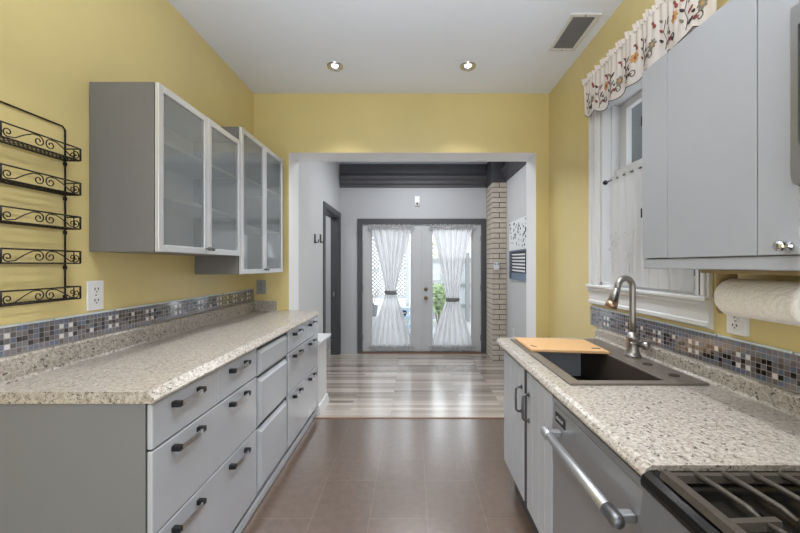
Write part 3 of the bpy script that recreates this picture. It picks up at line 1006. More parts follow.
# ------------------------------------------------------------------ frosted glass wall cabinets (left)
def glass_cabinet(y0, y1, z0, z1, label, splits, shelves):
    xf = -1.172
    r = thing('wall_cabinet', (XL, (y0 + y1) / 2, z0), label, 'cabinet', 'frosted glass wall cabinets')
    xb = xf - .022
    t = .018
    b = MB()
    b.box(XL + .003, xb, y0, y0 + t, z0, z1, bevel=.001); b.box(XL + .003, xb, y1 - t, y1, z0, z1, bevel=.001)
    b.box(XL + .003, xb, y0 + t, y1 - t, z0, z0 + t); b.box(XL + .003, xb, y0 + t, y1 - t, z1 - t, z1)
    b.build('cabinet_body', 'wall_cab_shaded', r)
    b = MB(); b.box(XL + .004, XL + .010, y0 + t, y1 - t, z0 + t, z1 - t); b.build('back_panel', 'cab_inside', r)
    for zs in shelves:
        b = MB(); b.box(XL + .012, xb + .010, y0 + t + .001, y1 - t - .001, zs, zs + .018, bevel=.001); b.build('shelf', 'cab_inside', r)
    ends = [y0] + splits + [y1]
    for i, (a, c) in enumerate(zip(ends, ends[1:])):
        a += .002; c -= .002
        w = .034
        b = MB()
        x0, x1 = xb + .003, xf
        b.box(x0, x1, a, a + w, z0, z1, bevel=.002); b.box(x0, x1, c - w, c, z0, z1, bevel=.002)
        b.box(x0, x1, a + w, c - w, z0, z0 + w, bevel=.002); b.box(x0, x1, a + w, c - w, z1 - w, z1, bevel=.002)
        d = b.build('door', 'alu', r)
        b = MB(); b.box(xf - .009, xf - .005, a + w - .003, c - w + .003, z0 + w - .003, z1 - w + .003); 
        for f in b.bm.faces:
            f.material_index = 0 if f.calc_center_median().x > xf - .0055 else 1
        b.build('glass_pane', ['frost', 'clear'], d)
        ky = c - .018 if i == 0 else a + .018
        b = MB(); b.lathe([(.004, 0), (.004, .012), (.011, .016), (.012, .024), (.006, .028), (0, .028)], (xf, ky, z0 + .03), 'x', 14); b.build('knob', 'gun', d)
glass_cabinet(1.664, 2.466, 1.482, 2.267, 'frosted glass wall cabinet nearest the wire rack', [2.070], [1.74, 2.0])
glass_cabinet(2.474, 3.266, 1.356, 2.371, 'taller frosted glass wall cabinet at the far end', [2.870], [1.69, 2.03])

# ------------------------------------------------------------------ wire rack on the left wall
def spiral(c, r0, turns, a0, sgn, n=26):
    """points in (y,z) spiralling inwards from radius r0"""
    out = []
    for i in range(n + 1):
        t = i / n
        a = a0 + sgn * turns * 2 * PI * t
        rr = r0 * (1 - .78 * t)
        out.append((c[0] + rr * math.cos(a), c[1] + rr * math.sin(a)))
    return out
r = thing('wire_rack', (XL, 1.40, 1.28), 'dark scrolled wire rack with five baskets on the yellow wall', 'rack')
ry0, ry1, xo, xw = 1.246, 1.546, -1.424, XL + .0055
b = MB()
top = 2.012
b.tube([(xw, ry0, 1.29), (xw, ry0, top - .012), (xw, ry0 + .012, top), (xw, ry1 - .012, top), (xw, ry1, top - .012), (xw, ry1, 1.29)], .0034, 8)
for z in (1.86, 1.71, 1.565, 1.415, 1.29):
    for y in (ry0, ry1):
        b.box(XL + .001, xw + .004, y - .007, y + .007, z - .014, z + .002, bevel=.002)
b.build('rack_frame', 'rack', r)
for z0 in (1.867, 1.720, 1.574, 1.427, 1.277):
    z1 = z0 + .051
    b = MB()
    w = .0030
    for z in (z0, z1):
        b.tube([(xw, ry0, z), (xo, ry0, z), (xo, ry1, z), (xw, ry1, z)], w, 6)
    b.tube([(xw, ry0, z0), (xw, ry1, z0)], w, 6)
    for y in (ry0, ry1):
        b.tube([(xo, y, z0), (xo, y, z1)], w * 1.25, 6)
        b.tube([(xo - .028, y, z0), (xo - .028, y, z1)], w * .7, 6)
    k = b.build('basket', 'rack', r)
    b = MB()
    yc = (ry0 + ry1) / 2
    zm = (z0 + z1) / 2
    for s in (-1, 1):
        pc = spiral((yc + s * .0225, zm), .0205, 1.3, PI / 2 if True else 0, s)
        b.tube([(xo, y, z) for y, z in reversed(pc)] , .0022, 5)
        # line from the top of the centre scroll down to the outer scroll
        oc = (yc + s * .128, z0 + .022)
        po = spiral(oc, .0165, 1.2, -PI / 2, s)
        ln = [(yc + s * .0225, zm + .0205), (yc + s * .045, z1 - .006), (yc + s * .075, zm + .004), (yc + s * .105, z0 + .009), (oc[0], oc[1] - .0165)]
        b.tube([(xo, y, z) for y, z in ln], .0022, 5)
        b.tube([(xo, y, z) for y, z in po], .0022, 5)
        pe = spiral((0, 0), .014, 1.1, -PI / 2, 1, 16)
        b.tube([(xo - .035 + p, (ry0 if s < 0 else ry1), zm + q) for p, q in pe], .002, 5)
    b.build('scroll', 'rack', k)
    b = MB()
    for i in range(1, 19):
        y = ry0 + (ry1 - ry0) * i / 19
        b.tube([(xw, y, z0), (xo, y, z0)], .0013, 4)
    for i in range(1, 4):
        x = xw + (xo - xw) * i / 4
        b.tube([(x, ry0, z0), (x, ry1, z0)], .0016, 4)
    b.build('wire_floor', 'rack', k)

# ------------------------------------------------------------------ window in the right wall
r = struct_root('window_1', (XR, 2.05, WZ0))
cx = XR - .022
b = MB()
def casing_v(y0, y1):
    b.box(cx, XR, y0, y1, WZ0, WZ1 + .10, bevel=.004)
    b.box(cx - .010, cx + .002, y0 + .012, y0 + .045, WZ0, WZ1 + .09, bevel=.004)
    b.box(cx - .010, cx + .002, y1 - .045, y1 - .012, WZ0, WZ1 + .09, bevel=.004)
casing_v(WY1, 2.59); casing_v(1.545, WY0)
b.box(cx, XR, WY0, WY1, WZ1, WZ1 + .10, bevel=.004)
b.build('window_casing', 'white_trim', r)
b = MB()
d1 = XR + .20
b.box(XR, d1, WY1 - .02, WY1 - .0005, WZ0, WZ1); b.box(XR, d1, WY0 + .0005, WY0 + .02, WZ0, WZ1); b.box(XR, d1, WY0, WY1, WZ1 - .02, WZ1); b.box(XR, d1, WY0, WY1, WZ0, WZ0 + .02)
b.box(XR + .06, XR + .078, WY1 - .035, WY1 - .02, WZ0 + .02, WZ1 - .02); b.box(XR + .06, XR + .078, WY0 + .02, WY0 + .035, WZ0 + .02, WZ1 - .02)
b.build('window_jamb', 'white_trim', r)
def sash(x, z0, z1, nm):
    a, c = WY0 + .021, WY1 - .021
    w = .075
    b = MB()
    b.box(x, x + .035, a, a + w, z0, z1, bevel=.003); b.box(x, x + .035, c - w, c, z0, z1, bevel=.003)
    b.box(x, x + .035, a + w, c - w, z0, z0 + .06, bevel=.003); b.box(x, x + .035, a + w, c - w, z1 - .05, z1, bevel=.003)
    s = b.build(nm, 'white_trim', r)
    b = MB(); b.box(x + .015, x + .019, a + w, c - w, z0 + .06, z1 - .05); b.build('glass_pane', 'glass', s)
sash(XR + .080, WZ0 + .021, 2.06, 'lower_sash')
sash(XR + .118, 2.005, WZ1 - .021, 'upper_sash')
b = MB()
b.box(XR - .048, XR + .06, 1.535, 2.588, WZ0 - .022, WZ0 + .0, bevel=.006)
b.build('window_stool', 'white_trim', r)
b = MB()
b.prism([(XR, WZ0 - .022), (XR - .038, WZ0 - .022), (XR - .040, WZ0 - .035), (XR - .024, WZ0 - .052), (XR - .020, WZ0 - .108), (XR - .028, WZ0 - .114), (XR - .028, WZ0 - .130), (XR - .016, WZ0 - .138), (XR, WZ0 - .142)], 'y', 1.545, 2.59)
b.build('window_apron', 'white_trim', r)

# the neighbouring house across a narrow gap, seen through the window
b = MB(); b.box(2.75, 2.95, -1.0, 6.5, -.1, 5.2)
struct(b.build('wall_neighbour', 'siding'))

# cafe curtain on its rod
r = thing('curtain_rod', (1.272, 2.0, 1.957), 'thin dark tension rod with ball finial across the window', 'curtain rod')
RX = 1.262
b = MB(); b.tube([(RX, 1.64, 1.957), (RX, 2.335, 1.957)], .0055, 8); b.build('rod', 'gun', r)
b = MB()
for y, s in ((2.335, 1), (1.64, -1)):
    b = MB(); b.lathe([(.006, 0), (.012, .004), (.016, .012), (.014, .022), (.006, .028), (0, .029)], (RX, y, 1.957), (0, s, 0), 14)
    b.build('finial', 'black_metal', r)
b = MB()
for y in (2.30, 1.67):
    b.box(RX, cx + .03, y - .006, y + .006, 1.951, 1.963)
b.build('rod_bracket', 'gun', r)
r = thing('cafe_curtain', (1.262, 1.98, 1.30), 'white cafe curtain with pale sprigs over the lower window', 'curtain')
def cafe(u, v):
    y = 2.29 - .665 * u
    z = 1.972 - .672 * v
    a = .004 + .010 * min(1, v * 5)
    return (RX - .004 + a * math.sin(2 * PI * 9.3 * u + .6 * math.sin(3 * v + 8 * u)) - (.006 if v < .03 else 0), y, z)
b = MB(); b.grid(cafe, 120, 24); b.build('curtain_panel', 'cafe', r, normals=False)
b = MB()
random.seed(3)
for k in range(4):
    yb_, zb_ = 2.22 - k * .17, 1.44
    for q in range(12):
        y = yb_ + random.uniform(-.06, .06); z = zb_ + random.uniform(0, .17)
        a = random.uniform(0, PI)
        pts = []
        for t in range(6):
            th = 2 * PI * t / 6; uu, vv = .014 * math.cos(th), .005 * math.sin(th)
            yy = y + uu * math.cos(a) - vv * math.sin(a)
            pts.append((RX - .022, yy, z + uu * math.sin(a) + vv * math.cos(a)))
        b.poly(pts)
    b.tube([(RX - .022, yb_, zb_ - .06), (RX - .022, yb_ + .01, zb_ + .05), (RX - .022, yb_ - .015, zb_ + .16)], .0015, 4)
b.build('embroidery', 'e_grey', r, normals=False)

# floral valance
VX, VY0, VY1, VZB, VZT = 1.218, 1.445, 2.55, 2.452, 2.70
r = thing('valance', (VX, 2.0, VZB), 'cream valance with embroidered flowers and a frilled top over the window', 'valance')
def vfold(y, z):
    t = (VZT - z) / (VZT - VZB)
    k = .35 + .65 * min(1, max(0, t))
    return VX + .011 * k * math.sin(2 * PI * (y - VY0) / .205 + 1.1 * math.sin(6.3 * y)) + .004 * math.sin(2 * PI * (y - VY0) / .047 + 1) * (1.2 - t)
def vbot(y):
    u = (VY1 - y) / .165
    return VZB - .034 * min(1, (VY1 - y) / .25) + .028 * (1 - abs(math.sin(PI * u)) ** .7) + .010 * math.sin(5 * y)
def vf(u, v):
    y = VY1 - (VY1 - VY0) * u
    z = VZT + (vbot(y) - VZT) * v
    return (vfold(y, z), y, z)
b = MB(); b.grid(vf, 200, 14); b.build('valance_panel', 'valance', r, normals=False)
def vh(u, v):
    y = VY1 + .012 - (VY1 - VY0 + .012) * u
    return (VX - .006 + (.007 + .009 * v) * math.sin(2 * PI * 39 * u + 3 * math.sin(19 * u)), y, VZT - .012 + v * (.034 + .010 * math.sin(2 * PI * 13 * u)))
b = MB(); b.grid(vh, 320, 5); b.build('frilled_header', 'valance', r, normals=False)
b = MB(); b.tube([(VX - .002, VY1 - (VY1 - VY0) * i / 200, vbot(VY1 - (VY1 - VY0) * i / 200)) if False else (vfold(VY1 - (VY1 - VY0) * i / 200, vbot(VY1 - (VY1 - VY0) * i / 200)), VY1 - (VY1 - VY0) * i / 200, vbot(VY1 - (VY1 - VY0) * i / 200)) for i in range(201)], .0022, 5)
b.build('hem_edging', 'e_dark', r)
b = MB()
def onv(y, z, off=.0035):
    return (vfold(y, z) - off, y, z)
def leaf(y, z, L, w, a, mi):
    pts = []
    for t in range(8):
        th = 2 * PI * t / 8
        u, v = L * math.cos(th), w * math.sin(th) * (1 - .3 * math.cos(th))
        pts.append(onv(y + u * math.cos(a) - v * math.sin(a), z + u * math.sin(a) + v * math.cos(a)))
    b.poly(pts, mi)
def stroke(pts, mi, rr=.0016):
    b.tube([onv(y, z, .003) for y, z in pts], rr, 4, mi)
random.seed(21)
y = VY1 - .06
k = 0
while y > VY0 + .03:
    zb = vbot(y)
    # stem with leaves
    pts = [(y, zb + .02), (y - .01, zb + .06), (y + .008, zb + .11), (y - .004, zb + .16)]
    stroke(pts, 0)
    for i in range(6):
        t = i / 5
        leaf(y + (.022 if i % 2 else -.022), zb + .05 + .12 * t, .019, .0065, (.8 if i % 2 else 2.3), (0, 3, 1)[(i + k) % 3])
    fy, fz = y - .075, zb + .085 + .04 * (k % 2)
    for i in range(8):
        a = 2 * PI * i / 8
        leaf(fy + .018 * math.cos(a), fz + .018 * math.sin(a), .011, .008, a, 2 if k % 2 else 3)
    leaf(fy, fz, .010, .010, 0, 1 if k % 2 else 2)
    leaf(y - .040, zb + .05, .011, .010, 0, 1); leaf(y - .034, zb + .082, .008, .008, 0, 0)
    stroke([(y - .06 + p, zb + .042 + q) for p, q in spiral((0, 0), .024, 1.2, 0, 1, 18)], 0, .0022)
    leaf(y - .09, zb + .17, .017, .008, 1.2, 1); leaf(y - .078, zb + .19, .014, .007, .4, 1)
    y -= .15
    k += 1
b.build('embroidery', ['e_dark', 'e_red', 'e_gold', 'e_sage'], r, normals=False)
b = MB(); b.tube([(VX + .012, VY0, VZT - .01), (VX + .012, VY1 - .01, VZT - .01)], .007, 8); b.tube([(VX + .012, VY1 - .012, VZT - .01), (XR - .002, VY1 - .012, VZT - .01)], .006, 8)
b.build('valance_rod', 'white_plastic', r)

# ------------------------------------------------------------------ right upper cabinet, microwave, towel
UX = .96
r = thing('wall_cabinet', (1.13, 1.2, 1.405), 'pale grey painted wall cabinet on the right beside the window', 'cabinet')
b = MB(); b.box(UX + .021, XR - .003, .892, 1.503, 1.405 + .03, 2.222); b.build('cabinet_body', 'upper_grey', r)
b = MB(); b.box(UX + .0196, UX + .0209, .895, 1.500, 1.44, 2.22); b.build('seam_shade_sheet', 'cab_dark', r)  # dark sheet put in as shade behind the door seams
b = MB(); b.box(UX, UX + .0195, 1.3545, 1.503, 1.447, 2.222, bevel=.002); b.build('face_stile', 'upper_grey', r)
for y0, y1, kb in ((1.0035, 1.3520, None), (.892, 1.0005, .914)):
    b = MB(); b.box(UX, UX + .0195, y0, y1, 1.446, 2.221, bevel=.002)
    d = b.build('door', 'upper_grey', r)
    if kb:
        b = MB(); b.lathe([(.009, 0), (.012, .002), (.012, .006), (.006, .010), (.0055, .016), (.012, .020), (.0145, .026), (.012, .033), (.005, .036), (0, .036)], (UX, kb, 1.468), (-1, 0, 0), 20)
        b.build('knob', 'chrome', d)
b = MB(); b.box(UX + .004, UX + .024, .892, 1.50, 1.405, 1.444, bevel=.003); b.build('light_rail', 'upper_grey', r)
for z in (1.42 + 144 * 1.503 / 360, 1.42 + 52 * 1.503 / 360):
    b = MB(); b.box(UX - .003, UX + .008, 1.503, 1.507, z - .02, z + .02, bevel=.001); b.build('hinge', 'black_metal', r)

r = thing('microwave', (1.1, .5, 1.6), 'stainless over-range microwave at the right edge above the stove', 'microwave')
MX, my1, mz0 = .93, .885, 1.614
b = MB(); b.box(MX + .02, XR - .003, .12, my1, mz0, 2.05); b.build('housing', 'black', r)
b = MB()
def mw(y0, y1, z0, z1, c):
    return [(y1, z0 + c), (y1, z1), (y0, z1), (y0, z0), (y1 - c, z0)]
yw1, zw0 = my1 - .017, mz0 + .09
b.prism([(my1, mz0 + .02), (my1, 2.05), (yw1, 2.05), (yw1, zw0 + .014), (yw1 - .006, zw0), (.30, zw0), (.30, mz0), (my1 - .010, mz0)], 'x', MX, MX + .02)
b.box(MX, MX + .02, .30, yw1, 2.0, 2.05); b.build('door_frame', 'steel', r)
b = MB(); b.box(MX + .006, MX + .018, .30, yw1, zw0, 2.0); b.build('door_glass', 'dark_glass', r)
b = MB(); b.box(MX, MX + .02, .12, .298, mz0, 2.05, bevel=.002); b.build('control_panel', 'black_gloss', r)

r = thing('towel_holder', (1.2, 1.2, 1.3), 'tan wooden paper towel holder under the right wall cabinet', 'towel holder')
b = MB(); b.box(1.12, 1.285, 1.04, 1.40, 1.389, 1.403, bevel=.003); b.build('mounting_board', 'wood_tan', r)
for y in (1.365, 1.045):
    b = MB(); b.prism([(1.165, 1.388), (1.235, 1.388), (1.235, 1.25), (1.225, 1.235), (1.175, 1.235), (1.165, 1.25)], 'y', y, y + .014); b.build('end_bracket', 'wood_tan', r)
b = MB(); b.tube([(1.2, 1.0455, 1.30), (1.2, 1.378, 1.30)], .012, 12); b.build('dowel', 'wood_tan', r)
r = thing('paper_towel_roll', (1.2, 1.2, 1.3), 'thick white quilted paper towel roll beneath the right wall cabinet', 'paper towel roll')
b = MB()
RR = .069
def roll(u, v):
    a = 2 * PI * u
    y = 1.064 + .294 * v
    rr = RR - (.010 if v < .001 or v > .999 else (.004 if v < .03 or v > .97 else 0)) + .0008 * math.sin(9 * a + 40 * v)
    return (1.2 + rr * math.cos(a), y, 1.30 + rr * math.sin(a))
vs = [0, .015, .04] + [i / 20 for i in range(1, 20)] + [.96, .985, 1]
bm = b.bm
rings = [[bm.verts.new(roll(k / 48, v)) for k in range(48)] for v in vs]
for A_, B_ in zip(rings, rings[1:]):
    for k in range(48):
        f = bm.faces.new([A_[k], A_[(k + 1) % 48], B_[(k + 1) % 48], B_[k]]); f.smooth = True
for ring, yy in ((rings[0], 1.064), (rings[-1], 1.358)):
    inner = [bm.verts.new((1.2 + .021 * math.cos(2 * PI * k / 48), yy, 1.30 + .021 * math.sin(2 * PI * k / 48))) for k in range(48)]
    for k in range(48):
        bm.faces.new([ring[k], ring[(k + 1) % 48], inner[(k + 1) % 48], inner[k]])
b.build('towel_sheets', 'paper', r)
b = MB(); b.tube([(1.2, 1.066, 1.30), (1.2, 1.356, 1.30)], .0208, 20); b.build('core', 'wood_tan', r)

# ------------------------------------------------------------------ right run: sink cabinet, dishwasher, worktop, stove
RXF = .59
r = thing('sink_cabinet', (.9, 1.9, 0), 'grey beadboard base cabinet with black pulls under the sink', 'cabinet')
b = MB(); b.box(RXF + .022, XR - .004, 1.514, 2.31, .17, .70); b.box(RXF + .022, RXF + .05, 1.514, 2.31, .70, .880); b.box(RXF + .022, XR - .004, 2.29, 2.31, .70, .880)
b.build('cabinet_body', 'cab_grey', r)
b = MB(); b.box(RXF + .002, RXF + .0212, 1.850, 1.895, .175, .879); b.build('gap_shade_fill', 'cab_dark', r)  # dark box fills the door gap, stands in for its shade
b = MB(); b.box(RXF + .06, XR - .004, 1.514, 2.28, .002, .169); b.build('plinth', 'cab_dark', r)
for y0, y1, hy in ((1.516, 1.849, 1.815), (1.896, 2.31, 1.935)):
    b = MB()
    n = 4
    w = (y1 - y0) / n
    for i in range(n):
        b.box(RXF, RXF + .02, y0 + i * w + .0012, y0 + (i + 1) * w - .0012, .175, .872, bevel=.002, seg=1)
    b.box(RXF + .004, RXF + .0205, y0 + .002, y1 - .002, .176, .871)
    d = b.build('door', 'cab_grey', r)
    b = MB()
    z0, z1 = .635, .765
    b.tube([(RXF, hy, z0), (RXF - .022, hy, z0), (RXF - .031, hy, z0 + .010), (RXF - .033, hy, (z0 + z1) / 2), (RXF - .031, hy, z1 - .010), (RXF - .022, hy, z1), (RXF, hy, z1)], .0062, 8)
    for z in (z0, z1):
        b.lathe([(.012, 0), (.012, .004), (.008, .006)], (RXF, hy, z), (-1, 0, 0), 14)
    b.build('handle', 'gun', d)

r = thing('dishwasher', (.9, 1.2, 0), 'stainless dishwasher with a tubular bar handle on the right', 'dishwasher')
b = MB(); b.box(RXF + .03, XR - .02, .906, 1.506, .10, .874); b.build('tub', 'cab_dark', r)
b = MB(); b.box(RXF, RXF + .03, .906, 1.507, .15, .845, bevel=.004); b.build('door', 'steel_dark', r)
b = MB(); b.box(RXF - .001, RXF + .03, .906, 1.507, .848, .872, bevel=.002); b.build('control_strip', 'steel', r)
b = MB(); b.box(RXF + .05, XR - .02, .91, 1.50, .002, .099); b.build('toe_panel', 'black', r)
hx, hz = .535, .752
b = MB(); b.tube([(hx, .945, hz), (hx, 1.45, hz)], .0165, 20)
h_ = b.build('handle', 'steel_dark', r)
for y, s in ((.958, -1), (1.43, 1)):
    b = MB(); b.lathe([(.0168, -.03), (.0205, -.026), (.0205, .018), (.017, .028), (.010, .032), (0, .033)], (hx, y, hz), (0, s, 0), 22); b.build('end_cap', 'gun' if s < 0 else 'steel_dark', h_)
    b = MB(); b.box(hx + .004, RXF, y - .014, y + .014, hz - .012, hz + .012, bevel=.004); b.build('standoff', 'steel_dark', h_)
b = MB(); b.box(RXF - .003, RXF, 1.385, 1.475, .783, .822, bevel=.001)
bd = b.build('badge', 'black', r)
b = MB()
for k in range(6):
    b.box(RXF - .0034, RXF - .003, 1.458 - k * .011, 1.464 - k * .011, .797, .797 + (.012 if k % 2 else .009))
b.build('badge_marks', 'e_grey', bd)
b = MB(); b.box(RXF + .012, RXF + .028, 1.0, 1.045, .8725, .8765); b.build('latch', 'black', r)

ZR = .92
SY0, SY1, SX0, SX1 = 1.53, 2.36, .70, 1.085
r = thing('worktop', (.93, 1.7, .882), 'speckled laminate worktop around the dark sink on the right', 'worktop', 'speckled worktops')
b = MB()
prof = [(.583, .884), (.577, .889), (.577, .897), (.586, .911), (.600, .920)]
b.prism(prof + [(SX0, .920), (SX0, .884)], 'y', .899, 2.47)
b.box(SX1, XR - .002, .899, 2.47, .884, .920); b.box(SX0, SX1, .899, SY0, .884, .920); b.box(SX0, SX1, SY1, 2.47, .884, .920)
b.prism([(2.47, .884), (2.494, .884), (2.50, .889), (2.50, .897), (2.491, .911), (2.478, .920), (2.47, .920)], 'x', .590, XR - .002)
b.build('countertop', 'granite', r)
b = MB(); b.prism([(XR - .002, .920), (XR - .034, .920), (XR - .026, .930), (XR - .023, .978), (XR - .017, .988), (XR - .002, .990)], 'y', .899, 2.50)
b.build('upstand', 'granite', r)

r = thing('sink', (.95, 1.95, .72), 'dark composite drop-in sink with a wide back ledge', 'sink')
b = MB()
o0, o1, p0, p1 = .655, 1.235, 1.492, 2.40
i0, i1, q0, q1 = SX0 + .006, SX1 - .006, SY0 + .006, SY1 - .006
zt = .929
b.box(o0, i0, p0, p1, ZR + .0005, zt, bevel=.003); b.box(i1, o1, p0, p1, ZR + .0005, zt, bevel=.003)
b.box(i0 - .004, i1 + .004, p0, q0, ZR + .0005, zt, bevel=.003); b.box(i0 - .004, i1 + .004, q1, p1, ZR + .0005, zt, bevel=.003)
b.box(i1 + .016, i1 + .022, p0 + .05, p1 - .02, zt - .001, zt + .0022, bevel=.001)
b.build('rim', 'sink_rim', r)
b = MB()
zb = .715
t = .005
b.box(i0, i0 + t, q0, q1, zb, zt - .004); b.box(i1 - t, i1, q0, q1, zb, zt - .004)
b.box(i0, i1, q0, q0 + t, zb, zt - .004); b.box(i0, i1, q1 - t, q1, zb, zt - .004); b.box(i0, i1, q0, q1, zb - .006, zb)
b.build('bowl', 'sink', r)
b = MB(); b.lathe([(.018, .004), (.026, .002), (.042, .006), (.045, 0)], ((i0 + i1) / 2, 1.95, zb), 'z', 24); b.build('drain', 'chrome', r)
for y in (1.78, 1.60):
    b = MB(); b.lathe([(.022, 0), (.022, .003), (.019, .0045), (0, .0045)], (1.165, y, zt), 'z', 20); b.build('hole_cover', 'sink', r)

# bamboo cutting board over the far end of the sink
r = thing('cutting_board', (.88, 2.15, .93), 'bamboo cutting board lying across the far end of the sink', 'cutting board')
b = MB()
A, B_, C_, D_ = (.674, 2.362), (1.097, 2.30), (1.085, 1.975), (.671, 2.03)
def lerp(p, q, t): return (p[0] + (q[0] - p[0]) * t, p[1] + (q[1] - p[1]) * t)
n1, n2 = lerp(C_, D_, .06), lerp(C_, D_, .14)
b.prism([A, B_, C_, D_], 'z', .9305, .946)
es = [e for e in b.bm.edges]
bmesh.ops.bevel(b.bm, geom=es, offset=.003, segments=2, profile=.5, affect='EDGES')
b.build('board_body', 'board', r)
b = MB()
cxn = lerp(lerp(A, D_, .78), lerp(B_, C_, .78), .9)
b.prism([(cxn[0] - .025, cxn[1] - .012), (cxn[0] + .022, cxn[1] - .018), (cxn[0] + .026, cxn[1] + .002), (cxn[0] - .02, cxn[1] + .010)], 'z', .9461, .9466)
cx2 = lerp(lerp(A, D_, .75), lerp(B_, C_, .75), .10)
b.prism([(cx2[0] - .02, cx2[1] + .012), (cx2[0] + .0, cx2[1] - .03), (cx2[0] + .012, cx2[1] - .03), (cx2[0] - .006, cx2[1] + .016)], 'z', .9461, .9466)
b.build('finger_groove', 'e_dark', r)

# faucet
fx, fy = 1.192, 1.945
r = thing('faucet', (fx, fy, zt), 'brushed nickel gooseneck faucet with pull-down spray head behind the sink', 'faucet')
b = MB(); b.lathe([(.042, 0), (.042, .007), (.036, .013), (.031, .03), (.029, .085), (.034, .098), (.033, .106), (.022, .116), (.0175, .13)], (fx, fy, zt + .0005), 'z', 28); b.build('faucet_body', 'nickel', r)
pts = [(fx, fy, zt + .125), (fx, fy, 1.12), (fx, fy, 1.22)]
dirx, diry = -.92, -.20
L = .050
zc_ = 1.296
for k in range(0, 13):
    a = PI * k / 12 * .93
    d = L * (1 - math.cos(a))
    pts.append((fx + dirx * d, fy + diry * d, zc_ + L * 1.05 * math.sin(a)))
pts.append(tuple(Vector(pts[-1]) + (Vector(pts[-1]) - Vector(pts[-2])).normalized() * .018))
b = MB(); b.tube(pts, .0165, 16); b.build('neck', 'nickel', r)
e = Vector(pts[-1]); dv = (Vector(pts[-1]) - Vector(pts[-2])).normalized()
dv = (dv + Vector((-.10, -.03, 0))).normalized()
b = MB(); b.lathe([(.017, -.004), (.019, .004), (.0205, .03), (.0265, .07)], e, dv, 22); sp = b.build('spray_head', 'nickel', r)
b = MB(); b.lathe([(.0267, .068), (.030, .09), (.030, .103), (.025, .107), (0, .107)], e, dv, 22); b.build('spray_tip', 'tip_glint', sp)
b = MB()
sd = Vector((-.1, -1, 0)); sd = (sd - dv * sd.dot(dv)).normalized()
c0 = e + dv * .045 + sd * .0205
b.tube([c0 - dv * .026, c0 - dv * .012 + sd * .002, c0 + dv * .012 + sd * .004, c0 + dv * .028 + sd * .002], [.004, .007, .008, .004], 10); b.build('spray_button', 'black', sp)
b = MB()
hz0 = zt + .068
b.lathe([(.015, .024), (.015, .044), (.022, .048), (.025, .056), (.025, .074), (.020, .080), (0, .081)], (fx, fy, hz0), (.62, -.78, 0), 20)
b.tube([(fx + .034, fy - .042, hz0 + .004), (fx - .01, fy - .065, hz0 + .012), (fx - .055, fy - .075, hz0 + .016)], [.006, .005, .006], 8)
b.build('lever', 'nickel', r)

# gas stove
r = thing('gas_stove', (.92, .51, 0), 'black gas range with heavy cast iron grates at the lower right corner', 'stove')
TX = .572
sy1, sy0 = .893, .135
b = MB(); b.box(TX + .03, XR - .03, sy0, sy1, .02, .885); b.build('oven_body', 'steel_dark', r)
b = MB(); b.prism([(TX + .03, .06), (TX - .02, .06), (TX - .02, .70), (TX + .002, .868), (TX + .03, .868)], 'y', sy0, sy1); b.build('front_panel', 'steel', r)
b = MB()
pr = [(TX + .16, .886), (TX + .004, .869), (TX - .004, .874), (TX - .006, .886), (TX, .902), (TX + .016, .910), (TX + .036, .912), (TX + .05, .906), (TX + .06, .898), (TX + .16, .898)]
b.prism(pr, 'y', sy0, sy1)
b.box(TX + .15, XR - .03, sy0, sy1, .8865, .898); b.box(TX + .04, XR - .03, sy1 - .03, sy1, .895, .911, bevel=.004); b.box(XR - .06, XR - .03, sy0, sy1, .895, .94, bevel=.004)
b.build('cooktop', 'black_gloss', r)
b = MB(); b.box(TX + .045, TX + .05, sy0 + .02, sy1 - .03, .9062, .9085); b.build('trim_line', 'chrome', r)
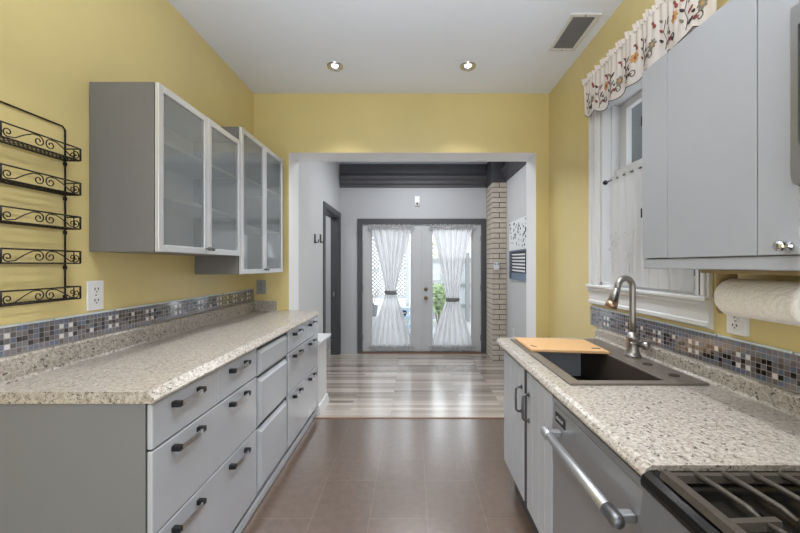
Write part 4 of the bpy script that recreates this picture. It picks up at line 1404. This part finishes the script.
# burners
for bx_, by_ in ((.79, .66), (1.09, .66), (.79, .36), (1.09, .36)):
    b = MB(); b.lathe([(.055, 0), (.058, .006), (.045, .012), (.036, .014), (.036, .020), (.030, .023), (0, .023)], (bx_, by_, .898), 'z', 24); b.build('burner', 'black_metal', r)
def grate(x0, x1, y0, y1):
    b = MB()
    z = .927; w = .0085; h = .010
    def bar(a, c, w=w, zz=None):
        A = Vector(a); C = Vector(c); d = (C - A); d.z = 0; d.normalize(); n = Vector((-d.y, d.x, 0)) * w
        b.hexa([A - n * 1.15 - Vector((0, 0, h)), C - n * 1.15 - Vector((0, 0, h)), C + n * 1.15 - Vector((0, 0, h)), A + n * 1.15 - Vector((0, 0, h)),
                A - n * .8 + Vector((0, 0, h * .6)), C - n * .8 + Vector((0, 0, h * .6)), C + n * .8 + Vector((0, 0, h * .6)), A + n * .8 + Vector((0, 0, h * .6))])
    bar((x0, y0, z), (x0, y1 + .008, z), .012)
    bar((x1, y0, z), (x1, y1, z)); bar((x0, y1, z - .004), (x1, y1, z - .004)); bar((x0, y0, z - .004), (x1, y0, z - .004))
    n = int(round((x1 - x0) / .067))
    for k in range(1, n):
        x = x0 + (x1 - x0) * k / n
        for s, ye in ((-1, y1), (1, y0)):
            P = [(x, ye, z + .002), (x + .004, ye + s * .06, z + .006), (x + .008, ye + s * .125, z + .006), (x + .008, ye + s * .155, z + .001)]
            b.tube(P, [.0075, .0065, .006, .004], 8)
    ym = (y0 + y1) / 2
    bar((x0, ym, z - .002), (x0 + .10, ym, z + .002)); bar((x1, ym, z - .002), (x1 - .10, ym, z + .002))
    for x in (x0 + .006, x1 - .006):
        for y in (y0 + .006, y1 - .006):
            b.box(x - .008, x + .008, y - .008, y + .008, .8985, z - .008)
    return b
for x0, x1, y0, y1 in ((.60, .93, .53, .845), (.945, 1.215, .53, .845), (.60, .93, .19, .515), (.945, 1.215, .19, .515)):
    grate(x0, x1, y0, y1).build('grate', 'iron', r)
for k in range(5):
    y = .24 + k * .125
    b = MB(); b.lathe([(.022, 0), (.022, .012), (.018, .03), (0, .031)], (TX - .008, y, .79), (-1, 0, .13), 18); b.build('knob', 'steel', r)
